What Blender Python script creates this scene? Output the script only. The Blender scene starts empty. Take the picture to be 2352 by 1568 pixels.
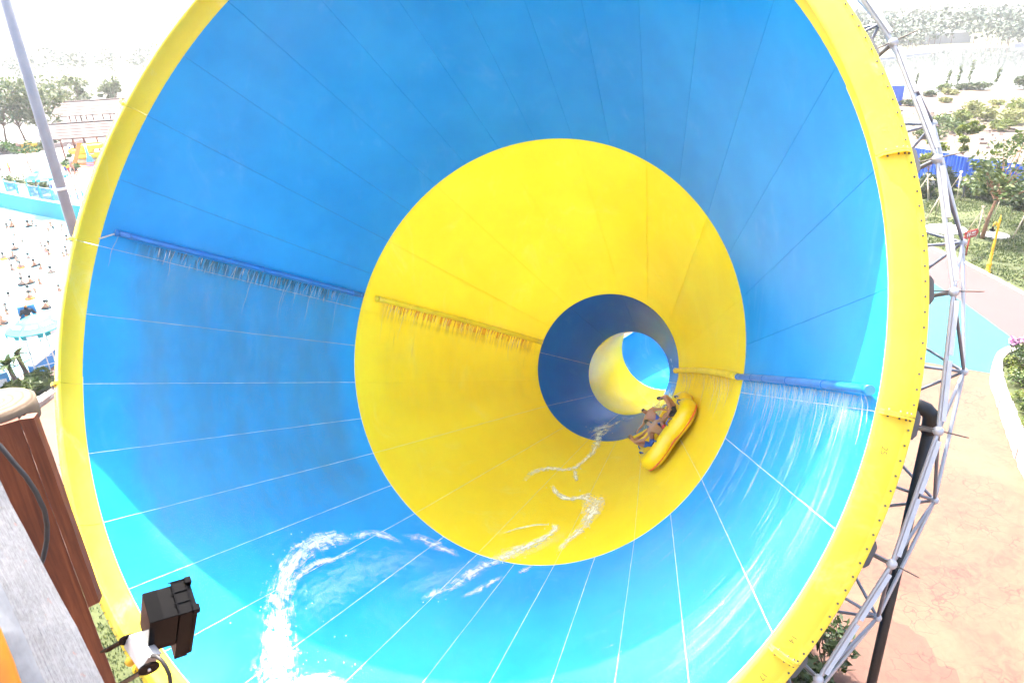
import bpy, math, random
from mathutils import Vector, Matrix, noise
R = math.radians
random.seed(11)
scene = bpy.context.scene
col = scene.collection

# ---------------------------------------------------------------- camera, sky, sun, exposure
CAM = Vector((0, 0, 16.0))
FPX = 1669.0                                   # focal length for a 2352 px wide picture
_d = Vector((166, 3696, 1669)).normalized()    # world "down" seen by the camera (x right, y down, z forward)
_Z = -_d
_Y = (Vector((0, 0, 1)) - Vector((0, 0, 1)).dot(_Z) * _Z).normalized()
_X = _Y.cross(_Z)
W = Matrix((_X, _Y, _Z))                       # camera axes -> world
cam_data = bpy.data.cameras.new('camera')
cam = bpy.data.objects.new('camera', cam_data)
col.objects.link(cam)
_r, _u, _b = W @ Vector((1, 0, 0)), W @ Vector((0, -1, 0)), W @ Vector((0, 0, -1))
cam.matrix_world = Matrix(((_r.x, _u.x, _b.x, 0), (_r.y, _u.y, _b.y, 0), (_r.z, _u.z, _b.z, CAM.z), (0, 0, 0, 1)))
cam_data.sensor_width = 36.0
cam_data.lens = FPX / 2352 * 36
cam_data.clip_start = 0.05
cam_data.clip_end = 8000
cam_data.dof.use_dof = True
cam_data.dof.focus_distance = 20.0
cam_data.dof.aperture_fstop = 8.0
scene.camera = cam

SUN_AZ, SUN_EL = R(-25.8), R(61.2)             # azimuth from +Y towards +X
SUN = Vector((math.sin(SUN_AZ) * math.cos(SUN_EL), math.cos(SUN_AZ) * math.cos(SUN_EL), math.sin(SUN_EL)))
world = bpy.data.worlds.new('World')
scene.world = world
world.use_nodes = True
nt = world.node_tree
sky = nt.nodes.new('ShaderNodeTexSky')
sky.sky_type = 'NISHITA'
sky.sun_disc = False
sky.sun_elevation = SUN_EL
sky.sun_rotation = SUN_AZ
sky.air_density = 1.0
sky.dust_density = 6.0
sky.ozone_density = 1.0
bg = nt.nodes['Background']
bg.inputs['Strength'].default_value = 0.15
nt.links.new(sky.outputs['Color'], bg.inputs['Color'])
sun_data = bpy.data.lights.new('sun', 'SUN')
sun_data.energy = 3.5
sun_data.angle = R(0.6)
sun_data.color = (1.0, 0.96, 0.9)
sun_ob = bpy.data.objects.new('sun', sun_data)
sun_ob.rotation_euler = SUN.to_track_quat('Z', 'Y').to_euler()
sun_ob.location = (0, 0, 60)
col.objects.link(sun_ob)

scene.view_settings.view_transform = 'Standard'
scene.view_settings.look = 'None'
scene.view_settings.gamma = 1.0
scene.view_settings.use_curve_mapping = False
scene.view_settings.exposure = 2.62
scene.render.engine = 'CYCLES'
cy = scene.cycles
cy.use_denoising = True
cy.use_adaptive_sampling = True
cy.adaptive_threshold = 0.06
cy.caustics_reflective = False
cy.caustics_refractive = False
cy.max_bounces = 7
cy.diffuse_bounces = 3
cy.glossy_bounces = 2
cy.transmission_bounces = 2
cy.transparent_max_bounces = 10
cy.volume_bounces = 1
cy.sample_clamp_indirect = 10

# ---------------------------------------------------------------- helpers
def ray(x, y):
    return W @ Vector(((x - 1176) / FPX, (y - 784) / FPX, 1.0))
def gp(x, y, z=0.0):
    d = ray(x, y); k = (z - CAM.z) / d.z
    return CAM + k * d
def at(x, y, depth):
    return CAM + ray(x, y) * depth
def up_at(base, x, y):
    """height reached by the pixel row y on the vertical through base"""
    d = ray(x, y); k = base.y / d.y
    return (CAM + k * d).z

class MB:
    def __init__(s): s.v, s.f, s.m, s.sm, s.uv = [], [], [], [], None
    def add(s, vs, fs, m=0, smooth=False):
        o = len(s.v); s.v += [tuple(v) for v in vs]
        for f in fs:
            s.f.append(tuple(i + o for i in f)); s.m.append(m); s.sm.append(smooth)
    def quad(s, a, b, c, d, m=0): s.add([a, b, c, d], [(0, 1, 2, 3)], m)
    def box(s, c, size, m=0, rot=None, top=1.0):
        hx, hy, hz = size[0] / 2, size[1] / 2, size[2] / 2
        vs = []
        for z, k in ((-hz, 1), (hz, top)):
            for x, y in ((-hx, -hy), (hx, -hy), (hx, hy), (-hx, hy)):
                p = Vector((x * k, y * k, z))
                if rot is not None: p = rot @ p
                vs.append(p + Vector(c))
        s.add(vs, [(3, 2, 1, 0), (4, 5, 6, 7), (0, 1, 5, 4), (1, 2, 6, 5), (2, 3, 7, 6), (3, 0, 4, 7)], m)
    def tube(s, pts, rad, n=8, m=0, caps=True, smooth=True):
        pts = [Vector(p) for p in pts]
        if not isinstance(rad, (list, tuple)): rad = [rad] * len(pts)
        vs, fs = [], []
        t0 = (pts[1] - pts[0]).normalized()
        a = t0.orthogonal().normalized()
        for i, p in enumerate(pts):
            t = (pts[min(i + 1, len(pts) - 1)] - pts[max(i - 1, 0)])
            t = t.normalized() if t.length > 1e-9 else t0
            a = (a - a.dot(t) * t).normalized(); b = t.cross(a)
            for k in range(n):
                an = 2 * math.pi * k / n
                vs.append(p + rad[i] * (math.cos(an) * a + math.sin(an) * b))
        for i in range(len(pts) - 1):
            for k in range(n):
                k2 = (k + 1) % n
                fs.append((i * n + k, i * n + k2, (i + 1) * n + k2, (i + 1) * n + k))
        s.add(vs, fs, m, smooth)
        if caps:
            o = len(s.v) - len(vs)
            s.f.append(tuple(o + k for k in reversed(range(n)))); s.m.append(m); s.sm.append(False)
            s.f.append(tuple(o + (len(pts) - 1) * n + k for k in range(n))); s.m.append(m); s.sm.append(False)
    def sphere(s, c, r, m=0, nu=12, nv=8, sc=(1, 1, 1), rot=None):
        vs, fs = [], []
        for j in range(nv + 1):
            th = math.pi * j / nv
            for i in range(nu):
                ph = 2 * math.pi * i / nu
                p = Vector((r * sc[0] * math.sin(th) * math.cos(ph), r * sc[1] * math.sin(th) * math.sin(ph), r * sc[2] * math.cos(th)))
                if rot is not None: p = rot @ p
                vs.append(p + Vector(c))
        for j in range(nv):
            for i in range(nu):
                i2 = (i + 1) % nu
                fs.append((j * nu + i, (j + 1) * nu + i, (j + 1) * nu + i2, j * nu + i2))
        s.add(vs, fs, m, True)
    def lathe(s, prof, n=24, m=0, c=(0, 0, 0), smooth=True, a0=0, a1=2 * math.pi, closed=True):
        vs, fs = [], []
        nn = n if closed else n + 1
        for i in range(nn):
            an = a0 + (a1 - a0) * i / n
            for r, z in prof: vs.append((c[0] + r * math.cos(an), c[1] + r * math.sin(an), c[2] + z))
        k = len(prof)
        for i in range(n):
            i2 = (i + 1) % nn
            for j in range(k - 1): fs.append((i * k + j, i2 * k + j, i2 * k + j + 1, i * k + j + 1))
        s.add(vs, fs, m, smooth)
    def prism(s, poly, z0, z1, m=0):
        n = len(poly)
        vs = [(p[0], p[1], z0) for p in poly] + [(p[0], p[1], z1) for p in poly]
        fs = [tuple(reversed(range(n))), tuple(range(n, 2 * n))] + [(i, (i + 1) % n, n + (i + 1) % n, n + i) for i in range(n)]
        s.add(vs, fs, m)
    def mesh(s, name, mats):
        me = bpy.data.meshes.new(name)
        me.from_pydata(s.v, [], s.f)
        me.polygons.foreach_set('material_index', s.m)
        me.polygons.foreach_set('use_smooth', s.sm)
        if s.uv:
            l = me.uv_layers.new(name='UVMap')
            for p in me.polygons:
                for li in p.loop_indices: l.data[li].uv = s.uv[me.loops[li].vertex_index]
        for m in (mats if isinstance(mats, (list, tuple)) else [mats]): me.materials.append(m)
        me.update()
        return me
    def build(s, name, mats, parent=None, world=False):
        return put(name, s.mesh(name, mats), parent, world)

def put(name, me, parent=None, world=False, mat=None):
    o = bpy.data.objects.new(name, me); col.objects.link(o)
    if parent is not None:
        o.parent = parent
        if world: o.matrix_parent_inverse = parent.matrix_basis.inverted()
    if mat is not None: o.matrix_basis = mat
    return o
def tag(o, label=None, cat=None, group=None, kind=None):
    if label: o['label'] = label
    if cat: o['category'] = cat
    if group: o['group'] = group
    if kind: o['kind'] = kind
    return o
def thing(name, loc, label, cat, group=None, rz=0.0):
    o = bpy.data.objects.new(name, None); col.objects.link(o)
    o.location = loc; o.rotation_euler = (0, 0, rz); o.empty_display_size = 0.3
    if loc is not None: o.matrix_basis = Matrix.Translation(Vector(loc)) @ Matrix.Rotation(rz, 4, 'Z')
    return tag(o, label, cat, group)
def copy_tree(o, parent=None):
    c = o.copy(); col.objects.link(c); c.parent = parent
    for ch in list(o.children): copy_tree(ch, c)
    return c

# ---------------------------------------------------------------- materials
def new_mat(name):
    m = bpy.data.materials.new(name); m.use_nodes = True
    return m, m.node_tree, m.node_tree.nodes['Principled BSDF']
def N(nt_, typ, **kw):
    n = nt_.nodes.new(typ)
    for k, v in kw.items(): setattr(n, k, v)
    return n
def ramp(nt_, fac, stops, ease=False):
    r = N(nt_, 'ShaderNodeValToRGB')
    if ease: r.color_ramp.interpolation = 'EASE'
    el = r.color_ramp.elements
    while len(el) > 1: el.remove(el[0])
    for i, (p, c) in enumerate(stops):
        e = el[0] if i == 0 else el.new(p)
        e.position = p; e.color = (*c, 1) if len(c) == 3 else c
    nt_.links.new(fac, r.inputs['Fac'])
    return r.outputs['Color']
def mapped(nt_, coord='Object', scale=(1, 1, 1), rot=(0, 0, 0)):
    tc = N(nt_, 'ShaderNodeTexCoord'); mp = N(nt_, 'ShaderNodeMapping')
    mp.inputs['Scale'].default_value = scale; mp.inputs['Rotation'].default_value = rot
    nt_.links.new(tc.outputs[coord], mp.inputs['Vector'])
    return mp.outputs['Vector']
def noise_tex(nt_, vec, scale, detail=4, rough=0.55, dist=0.0):
    n = N(nt_, 'ShaderNodeTexNoise')
    n.inputs['Scale'].default_value = scale; n.inputs['Detail'].default_value = detail
    n.inputs['Roughness'].default_value = rough; n.inputs['Distortion'].default_value = dist
    if vec is not None: nt_.links.new(vec, n.inputs['Vector'])
    return n.outputs['Fac']
def mix(nt_, fac, a, b, typ='RGBA', blend='MIX'):
    m = N(nt_, 'ShaderNodeMix', data_type='RGBA', blend_type=blend)
    for k, v in (('Factor', fac), ('A', a), ('B', b)):
        sock = [i for i in m.inputs if i.name == k and (i.type == 'RGBA' or k == 'Factor')][0]
        if hasattr(v, 'links'): nt_.links.new(v, sock)
        elif k == 'Factor': sock.default_value = v
        else: sock.default_value = (*v, 1)
    return [o for o in m.outputs if o.type == 'RGBA'][0]
def bump(nt_, p, h, strength=0.3, dist=0.02):
    b = N(nt_, 'ShaderNodeBump'); b.inputs['Strength'].default_value = strength; b.inputs['Distance'].default_value = dist
    nt_.links.new(h, b.inputs['Height']); nt_.links.new(b.outputs['Normal'], p.inputs['Normal'])
def simple(name, c, rough=0.5, metal=0.0, var=0.12, scale=3.0, bmp=0.0, bscale=30, coat=0.0, spec=0.5, coord='Object'):
    m, t, p = new_mat(name)
    v = mapped(t, coord)
    n = noise_tex(t, v, scale, 5)
    lo = tuple(max(0, x * (1 - var)) for x in c); hi = tuple(min(1, x * (1 + var)) for x in c)
    t.links.new(ramp(t, n, [(0.3, lo), (0.7, hi)]), p.inputs['Base Color'])
    p.inputs['Roughness'].default_value = rough; p.inputs['Metallic'].default_value = metal
    p.inputs['Specular IOR Level'].default_value = spec
    p.inputs['Coat Weight'].default_value = coat
    if bmp: bump(t, p, noise_tex(t, v, bscale, 6), bmp)
    return m
def island(name, c1, c2, c3=None, rough=0.6, trans=0.0):
    """leaf material: colour differs from leaf to leaf"""
    m, t, p = new_mat(name)
    g = N(t, 'ShaderNodeNewGeometry')
    st = [(0.0, c1), (0.6, c2), (1.0, c3 or c2)]
    colr = ramp(t, g.outputs['Random Per Island'], st)
    t.links.new(colr, p.inputs['Base Color'])
    p.inputs['Roughness'].default_value = rough
    if trans:
        tr = N(t, 'ShaderNodeBsdfTranslucent'); t.links.new(colr, tr.inputs['Color'])
        ms = N(t, 'ShaderNodeMixShader'); ms.inputs[0].default_value = trans
        t.links.new(p.outputs[0], ms.inputs[1]); t.links.new(tr.outputs[0], ms.inputs[2])
        t.links.new(ms.outputs[0], t.nodes['Material Output'].inputs['Surface'])
    return m
def fibreglass(name, base, light, dark, stain, seed, trans=0.0):
    m, t, p = new_mat(name)
    g = N(t, 'ShaderNodeNewGeometry')
    pos = g.outputs['Position']
    def off(k):
        a = N(t, 'ShaderNodeVectorMath', operation='ADD'); a.inputs[1].default_value = (seed * 7.3 + k, k * 3.1, seed)
        t.links.new(pos, a.inputs[0]); return a.outputs[0]
    n1 = noise_tex(t, off(0), 0.3, 5, 0.62)
    c = ramp(t, n1, [(0.3, dark), (0.72, light)], True)
    oi = N(t, 'ShaderNodeObjectInfo')
    c = mix(t, ramp(t, oi.outputs['Random'], [(0, (0.0,) * 3), (1, (0.15,) * 3)]), c, dark)
    mp = N(t, 'ShaderNodeMapping'); mp.inputs['Scale'].default_value = (1.0, 1.0, 0.45); mp.inputs['Rotation'].default_value = (0.5, 0.3, 0.4); t.links.new(off(3), mp.inputs['Vector'])
    n2 = noise_tex(t, mp.outputs['Vector'], 0.8, 7, 0.74, 0.9)
    c = mix(t, ramp(t, n2, [(0.54, (0,) * 3), (0.78, (0.55,) * 3)], True), c, stain)
    t.links.new(c, p.inputs['Base Color'])
    t.links.new(ramp(t, n1, [(0.3, (0.14,) * 3), (0.7, (0.28,) * 3)]), p.inputs['Roughness'])
    p.inputs['Specular IOR Level'].default_value = 0.11
    if trans:
        tr = N(t, 'ShaderNodeBsdfTranslucent'); t.links.new(c, tr.inputs['Color'])
        ms = N(t, 'ShaderNodeMixShader'); ms.inputs[0].default_value = trans
        t.links.new(p.outputs[0], ms.inputs[1]); t.links.new(tr.outputs[0], ms.inputs[2])
        t.links.new(ms.outputs[0], t.nodes['Material Output'].inputs['Surface'])
    return m

M_BLUE = fibreglass('blue_gelcoat', (0.014, 0.31, 0.64), (0.018, 0.34, 0.68), (0.010, 0.27, 0.60), (0.07, 0.38, 0.68), 1, 0.0)
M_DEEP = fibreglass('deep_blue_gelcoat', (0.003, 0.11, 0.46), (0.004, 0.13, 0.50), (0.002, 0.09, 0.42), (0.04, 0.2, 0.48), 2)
M_YEL = fibreglass('yellow_gelcoat', (0.94, 0.70, 0.020), (0.96, 0.74, 0.026), (0.92, 0.65, 0.014), (0.92, 0.76, 0.12), 3, 0.05)
M_RIM = fibreglass('rim_yellow_gelcoat', (0.86, 0.65, 0.06), (0.90, 0.70, 0.08), (0.83, 0.60, 0.04), (0.86, 0.78, 0.34), 4)
M_SEALW = simple('white_sealant', (0.72, 0.74, 0.74), 0.4, var=0.3, scale=2.5)
M_SEALT = simple('tan_sealant', (0.52, 0.48, 0.42), 0.5, var=0.35, scale=2.0)
M_SEALD = simple('dark_joint', (0.02, 0.06, 0.15), 0.7)
M_SEALO = simple('amber_joint', (0.6, 0.38, 0.01), 0.6)
M_SEALY = simple('pale_yellow_sealant', (0.8, 0.7, 0.25), 0.4, var=0.2)
M_STEEL = simple('galvanised_steel', (0.62, 0.63, 0.65), 0.42, 0.55, 0.15, 4, 0.08, 40)
M_WHITEP = simple('white_painted_steel', (0.78, 0.78, 0.78), 0.35, 0.0, 0.08, 3)
M_BOLT = simple('bolt_steel', (0.09, 0.075, 0.06), 0.6, 0.3)
M_PLATE = simple('grey_plate', (0.10, 0.10, 0.105), 0.6, 0.2, 0.15)
M_BLACK = simple('black_plastic', (0.0015, 0.0015, 0.0018), 0.25, 0, 0.3, 6, 0.0, 60, spec=0.06)
M_PIPEB = simple('black_pipe', (0.005, 0.005, 0.006), 0.45, 0, 0.3, 5)
M_INK = simple('marker_ink', (0.16, 0.12, 0.04), 0.8)
M_WHITE = simple('white_paint', (0.8, 0.8, 0.8), 0.5, var=0.05)
M_BPIPE = simple('blue_pipe', (0.006, 0.16, 0.46), 0.35, var=0.15)
M_YPIPE = simple('yellow_pipe', (0.86, 0.6, 0.02), 0.35, var=0.1)

# ---------------------------------------------------------------- ground and water sheets
def sheet(name, pts, z, mat_, kind='structure'):
    mb = MB(); mb.add([(p[0], p[1], z) for p in pts], [tuple(range(len(pts)))])
    o = mb.build(name, mat_)
    if o.data.polygons[0].normal.z < 0: o.data.flip_normals()
    return tag(o, kind=kind)
def soil_mat():
    m, t, p = new_mat('sandy_soil')
    v = mapped(t)
    n1 = noise_tex(t, v, 0.045, 8, 0.6); n2 = noise_tex(t, v, 0.7, 6, 0.7)
    c = ramp(t, n2, [(0.3, (0.085, 0.055, 0.038)), (0.5, (0.14, 0.10, 0.07)), (0.75, (0.18, 0.14, 0.105))])
    c = mix(t, ramp(t, n1, [(0.5, (0,) * 3), (0.62, (0.8,) * 3)]), c, (0.065, 0.075, 0.022))
    t.links.new(c, p.inputs['Base Color']); p.inputs['Roughness'].default_value = 0.95
    bump(t, p, n2, 0.6, 0.2)
    return m
def stamped_mat(name, a, b, c_, vein):
    m, t, p = new_mat(name)
    v = mapped(t)
    n1 = noise_tex(t, v, 0.2, 8, 0.66, 0.9)
    n2 = noise_tex(t, v, 2.6, 6, 0.65, 1.2)
    c = ramp(t, n1, [(0.3, a), (0.5, b), (0.7, c_)])
    c = mix(t, ramp(t, n2, [(0.4, (0,) * 3), (0.66, (0.6,) * 3)]), c, c_)
    nv = N(t, 'ShaderNodeTexNoise'); nv.inputs['Scale'].default_value = 1.3; nv.inputs['Detail'].default_value = 5
    t.links.new(v, nv.inputs['Vector'])
    va = N(t, 'ShaderNodeVectorMath', operation='MULTIPLY_ADD'); va.inputs[1].default_value = (0.8, 0.8, 0.8)
    t.links.new(nv.outputs['Color'], va.inputs[0]); t.links.new(v, va.inputs[2])
    vo = N(t, 'ShaderNodeTexVoronoi', feature='DISTANCE_TO_EDGE'); vo.inputs['Scale'].default_value = 2.3
    t.links.new(va.outputs[0], vo.inputs['Vector'])
    line = ramp(t, vo.outputs['Distance'], [(0.0, (1,) * 3), (0.045, (0,) * 3)])
    lm = mix(t, ramp(t, noise_tex(t, v, 0.6, 3), [(0.42, (0,) * 3), (0.6, (0.75,) * 3)]), (0, 0, 0), line)
    c = mix(t, lm, c, vein)
    t.links.new(c, p.inputs['Base Color']); p.inputs['Roughness'].default_value = 0.75
    bump(t, p, n2, 0.25, 0.03)
    return m
def paving_mat(name, c, var=0.1, rough=0.7):
    m, t, p = new_mat(name)
    v = mapped(t)
    n = noise_tex(t, v, 0.4, 8, 0.65); n2 = noise_tex(t, v, 14, 4, 0.7)
    cc = ramp(t, n, [(0.3, tuple(x * (1 - var) for x in c)), (0.7, tuple(min(1, x * (1 + var)) for x in c))])
    cc = mix(t, ramp(t, n2, [(0.45, (0,) * 3), (0.8, (0.3,) * 3)]), cc, tuple(x * 0.6 for x in c))
    t.links.new(cc, p.inputs['Base Color']); p.inputs['Roughness'].default_value = rough
    bump(t, p, n2, 0.2, 0.01)
    return m
def water_mat(name, c, rough=0.06, bscale=0.8, bst=0.25, spec=0.5):
    m, t, p = new_mat(name)
    v = mapped(t)
    n = noise_tex(t, v, bscale, 5, 0.6, 0.4)
    t.links.new(ramp(t, noise_tex(t, v, bscale * 0.25, 5), [(0.3, tuple(x * 0.9 for x in c)), (0.7, c)]), p.inputs['Base Color'])
    p.inputs['Roughness'].default_value = rough; p.inputs['IOR'].default_value = 1.33
    p.inputs['Specular IOR Level'].default_value = spec
    bump(t, p, n, bst, 0.12)
    return m
M_SOIL = soil_mat()
M_LAKE = water_mat('lake_water', (0.11, 0.12, 0.118), 0.05, 0.25, 0.01)
M_POOL = water_mat('pool_water', (0.26, 0.50, 0.56), 0.12, 0.9, 0.5)
M_STAMP = stamped_mat('peach_stamped_concrete', (0.080, 0.021, 0.013), (0.102, 0.043, 0.022), (0.120, 0.066, 0.034), (0.038, 0.009, 0.007))
M_PINK = paving_mat('pink_paving', (0.085, 0.038, 0.036))
M_CYAN = paving_mat('turquoise_paving', (0.005, 0.115, 0.135), 0.08)
M_PALE = paving_mat('pale_paving', (0.24, 0.205, 0.19))
M_KERB = paving_mat('pale_kerb', (0.6, 0.55, 0.48))
M_LAWNB = paving_mat('lawn_soil', (0.05, 0.062, 0.016), 0.35, 0.95)
M_FIELD = paving_mat('far_field', (0.16, 0.16, 0.10), 0.2, 0.95)

sheet('ground', [(-1600, -200), (1600, -200), (1600, 2400), (-1600, 2400)], 0.0, M_SOIL)
lake = [(-900, 330), (-320, 170), (-110, 138), (-60, 132), (0, 128), (60, 126), (76, 134), (84, 137), (93, 134), (120, 132), (200, 140), (700, 150),
        (700, 330), (300, 262), (220, 246), (162, 240), (140, 243), (128, 229), (94.5, 206), (60, 200), (0, 236), (-80, 262), (-140, 278), (-190, 294), (-900, 480)]
sheet('lake', lake, 0.03, M_LAKE)
plaza = [(-24.6, 33), (-24.6, 64), (-10, 60), (18, 56), (29.1, 48.4), (29.5, 38.6), (60, 12), (60, -20), (-60, -20), (-60, 27), (-26, 32.5)]
sheet('plaza', plaza, 0.02, M_STAMP)
pinkp = [gp(2080, 545), gp(2126, 566), gp(2216, 607), gp(2285, 642), gp(2352, 679), gp(2450, 735), gp(2500, 900), gp(2400, 830), gp(2324, 777), gp(2221, 701), gp(2134, 644), gp(2050, 590)]
sheet('footpath', pinkp, 0.028, M_PINK)
cyan = [gp(2050, 590), gp(2134, 644), gp(2221, 701), gp(2324, 777), gp(2400, 830), gp(2360, 880), gp(2273, 858), gp(2219, 849), gp(2127, 833), gp(2040, 818)]
sheet('turquoise_walkway', cyan, 0.032, M_CYAN)
M_DKRED = stamped_mat('darker_red_stamped_concrete', (0.052, 0.015, 0.010), (0.074, 0.026, 0.015), (0.095, 0.044, 0.024), (0.024, 0.006, 0.005))  # plaza pattern in darker reds, for a ragged-edged patch laid over it
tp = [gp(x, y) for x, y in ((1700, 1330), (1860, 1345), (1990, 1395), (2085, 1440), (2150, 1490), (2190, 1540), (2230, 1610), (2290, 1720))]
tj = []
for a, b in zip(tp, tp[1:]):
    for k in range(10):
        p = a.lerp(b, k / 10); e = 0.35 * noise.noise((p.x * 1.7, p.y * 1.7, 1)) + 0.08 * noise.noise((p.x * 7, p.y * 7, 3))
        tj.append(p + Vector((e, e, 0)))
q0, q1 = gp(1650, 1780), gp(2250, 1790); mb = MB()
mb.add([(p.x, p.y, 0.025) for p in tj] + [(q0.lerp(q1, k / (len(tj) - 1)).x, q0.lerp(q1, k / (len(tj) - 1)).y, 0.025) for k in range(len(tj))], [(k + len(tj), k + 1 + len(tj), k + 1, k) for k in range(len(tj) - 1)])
tag(mb.build('darker_plaza_patch', M_DKRED), kind='structure')
# pale kerb between path and lawn: a real step
kb = [gp(2060, 538), gp(2126, 566), gp(2216, 607), gp(2285, 642), gp(2352, 679), gp(2450, 735)]
mb = MB()
for a, b in zip(kb, kb[1:]):
    d = (b - a).normalized(); n = Vector((-d.y, d.x, 0)) * 0.16
    vs = [a, b, b + n, a + n]
    mb.prism([(p.x, p.y) for p in vs], 0.0, 0.12)
tag(mb.build('kerb', M_KERB), kind='structure')
lawn = [(29.4, 48.4), (29.9, 38.8), (34, 33), (70, 20), (70, 50), (43.5, 58), (40.4, 66), (38, 73), (20, 76), (14, 60)]
sheet('lawn', lawn, 0.012, M_LAWNB)
lawn2 = [(-15.5, 19.5), (-9, 22), (-3, 19), (-3, 9), (-13, 8.5)]
sheet('lawn', lawn2, 0.026, M_LAWNB)
pool = [(-25.4, 33.2), (-25.4, 50), (-27, 63.6), (-34, 64.6), (-40.8, 67.4), (-46.2, 71), (-52.3, 75.3), (-75, 88), (-130, 112), (-130, 24), (-60, 27.5), (-26.5, 33)]
sheet('wave_pool_water', pool, 0.045, M_POOL)
TZ = 1.5
ter = [(-20, 62.8), (-27, 63.8), (-34, 64.8), (-40.8, 67.6), (-46.2, 71.2), (-52.3, 75.5), (-75, 88.2), (-130, 112.2), (-130, 150), (-78, 128), (-40, 124), (0, 120), (0, 62)]
sheet('terrace', ter, TZ, M_PALE)

# ---------------------------------------------------------------- the funnel of the slide
AX = Vector((0.43582886, 0.75318689, -0.49270956)); MC = Vector((-2.65671462, 13.43125242, 10.86912534))
UU = Vector((0.24676921, 0.42645945, 0.87019382)); VV = Vector((0.86553923, -0.50084113, 0.0))
FM = Matrix(((UU.x, VV.x, AX.x, MC.x), (UU.y, VV.y, AX.y, MC.y), (UU.z, VV.z, AX.z, MC.z), (0, 0, 0, 1)))
FI = FM.inverted()
PROF = [(0.0, 9.0), (6.943, 6.006), (13.844, 2.711), (16.632, 1.673)]
PH0 = 1.35
def rad_at(t):
    if t <= 0: return 9.0
    for (a, ra), (b, rb) in zip(PROF, PROF[1:]):
        if t <= b: return ra + (rb - ra) * (t - a) / (b - a)
    return PROF[-1][1]
def cone(t, ph, h=0.0):
    """point on the inside of the funnel (world), lifted h towards the axis"""
    r = rad_at(t) - h
    return FM @ Vector((r * math.cos(R(ph)), r * math.sin(R(ph)), t))
def cone_n(t, ph):
    return ((cone(t, ph, 1.0) - cone(t, ph)) - 0.43 * AX).normalized()
def hit(x, y):
    """where the line of sight meets the funnel: t, phi"""
    d = ray(x, y).normalized(); k = 6.0
    while k < 45:
        q = FI @ (CAM + d * k)
        if q.z > 0 and math.hypot(q.x, q.y) > rad_at(q.z): break
        k += 0.01
    return q.z, math.degrees(math.atan2(q.y, q.x))

slide = bpy.data.objects.new('funnel_slide', None); col.objects.link(slide)
slide.matrix_basis = FM
tag(slide, 'giant blue and yellow funnel water slide lying on its side with yellow rim', 'water slide')
def panel_mesh(name, sec, n, mat_, gap, thick=0.03, na=8, nl=4, lift=0.0):
    (t0, r0), (t1, r1) = PROF[sec], PROF[sec + 1]
    mb = MB(); half = math.pi / n
    def grid(dr, flip):
        vs, fs = [], []
        for j in range(nl + 1):
            t = t0 + (t1 - t0) * j / nl; r = r0 + (r1 - r0) * j / nl
            hp = half - gap / 2 / r
            for i in range(na + 1):
                a = -hp + 2 * hp * i / na
                vs.append(((r + dr) * math.cos(a), (r + dr) * math.sin(a), t))
        for j in range(nl):
            for i in range(na):
                q = (j * (na + 1) + i, j * (na + 1) + i + 1, (j + 1) * (na + 1) + i + 1, (j + 1) * (na + 1) + i)
                fs.append(q if flip else tuple(reversed(q)))
        mb.add(vs, fs, 0, True); return vs
    a = grid(-lift, False); w = na + 1
    b = [(v[0] * (1 + 0.04 / math.hypot(v[0], v[1])), v[1] * (1 + 0.04 / math.hypot(v[0], v[1])), v[2]) for v in a]
    loop = list(range(0, w)) + [j * w + na for j in range(1, nl + 1)] + [nl * w + i for i in range(na - 1, -1, -1)] + [j * w for j in range(nl - 1, 0, -1)]
    for i, k in enumerate(loop):
        k2 = loop[(i + 1) % len(loop)]
        mb.quad(a[k], a[k2], b[k2], b[k])
    return mb.mesh(name, mat_)
def strip_mesh(name, sec, w, dr, mat_, bead=False):
    """joint strip between two panels; a wobbling sealant bead where wet, a recessed joint elsewhere"""
    (t0, r0), (t1, r1) = PROF[sec], PROF[sec + 1]
    mb = MB(); vs, fs = [], []; n = 90 if bead else 6
    for j in range(n + 1):
        t = t0 + (t1 - t0) * j / n; r = r0 + (r1 - r0) * j / n
        ww = w * (0.62 + 0.75 * abs(noise.noise((j * 0.37, sec * 5.0 + w * 900, 0)))) if bead else w
        o = 0.006 * noise.noise((j * 0.2, 7.0 + w * 900, 3)) if bead else 0
        for k, s_ in ((0, -1), (1, 0), (2, 1)):
            a = (s_ * ww / 2 + o) / r
            rr = r + dr - (0.006 if (bead and k == 1) else 0)
            vs.append((rr * math.cos(a), rr * math.sin(a), t))
    for j in range(n):
        for k in (0, 1): fs.append((j * 3 + k, j * 3 + k + 1, j * 3 + k + 4, j * 3 + k + 3))
    mb.add(vs, fs, 0, True)
    return mb.mesh(name, mat_)
def rz(deg): return Matrix.Rotation(R(deg), 4, 'Z')
me_out = panel_mesh('outer_panel', 0, 32, M_BLUE, 0.007)
me_mid = panel_mesh('middle_panel', 1, 16, M_YEL, 0.003, lift=0.004, na=14)
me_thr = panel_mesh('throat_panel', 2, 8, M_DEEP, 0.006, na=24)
for k in range(32): put('outer_panel', me_out, slide, mat=rz(PH0 + 11.25 * (k + 0.5)))
for k in range(16): put('middle_panel', me_mid, slide, mat=rz(PH0 + 22.5 * (k + 0.5)))
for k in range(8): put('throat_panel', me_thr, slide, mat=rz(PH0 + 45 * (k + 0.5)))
bead_w = [strip_mesh('joint_bead', 0, 0.014 + 0.002 * q, -0.003, M_SEALW, True) for q in range(3)]
bead_t = [strip_mesh('joint_bead', 0, 0.013 + 0.002 * q, -0.002, M_SEALT, True) for q in range(2)]
joint_d = strip_mesh('joint', 0, 0.05, 0.02, M_SEALD)
bead_y = strip_mesh('joint_bead', 1, 0.021, -0.006, M_SEALY, True)
joint_y = strip_mesh('joint', 1, 0.014, 0.012, M_SEALO)
joint_b = strip_mesh('joint', 2, 0.05, 0.012, M_SEALD)
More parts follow.
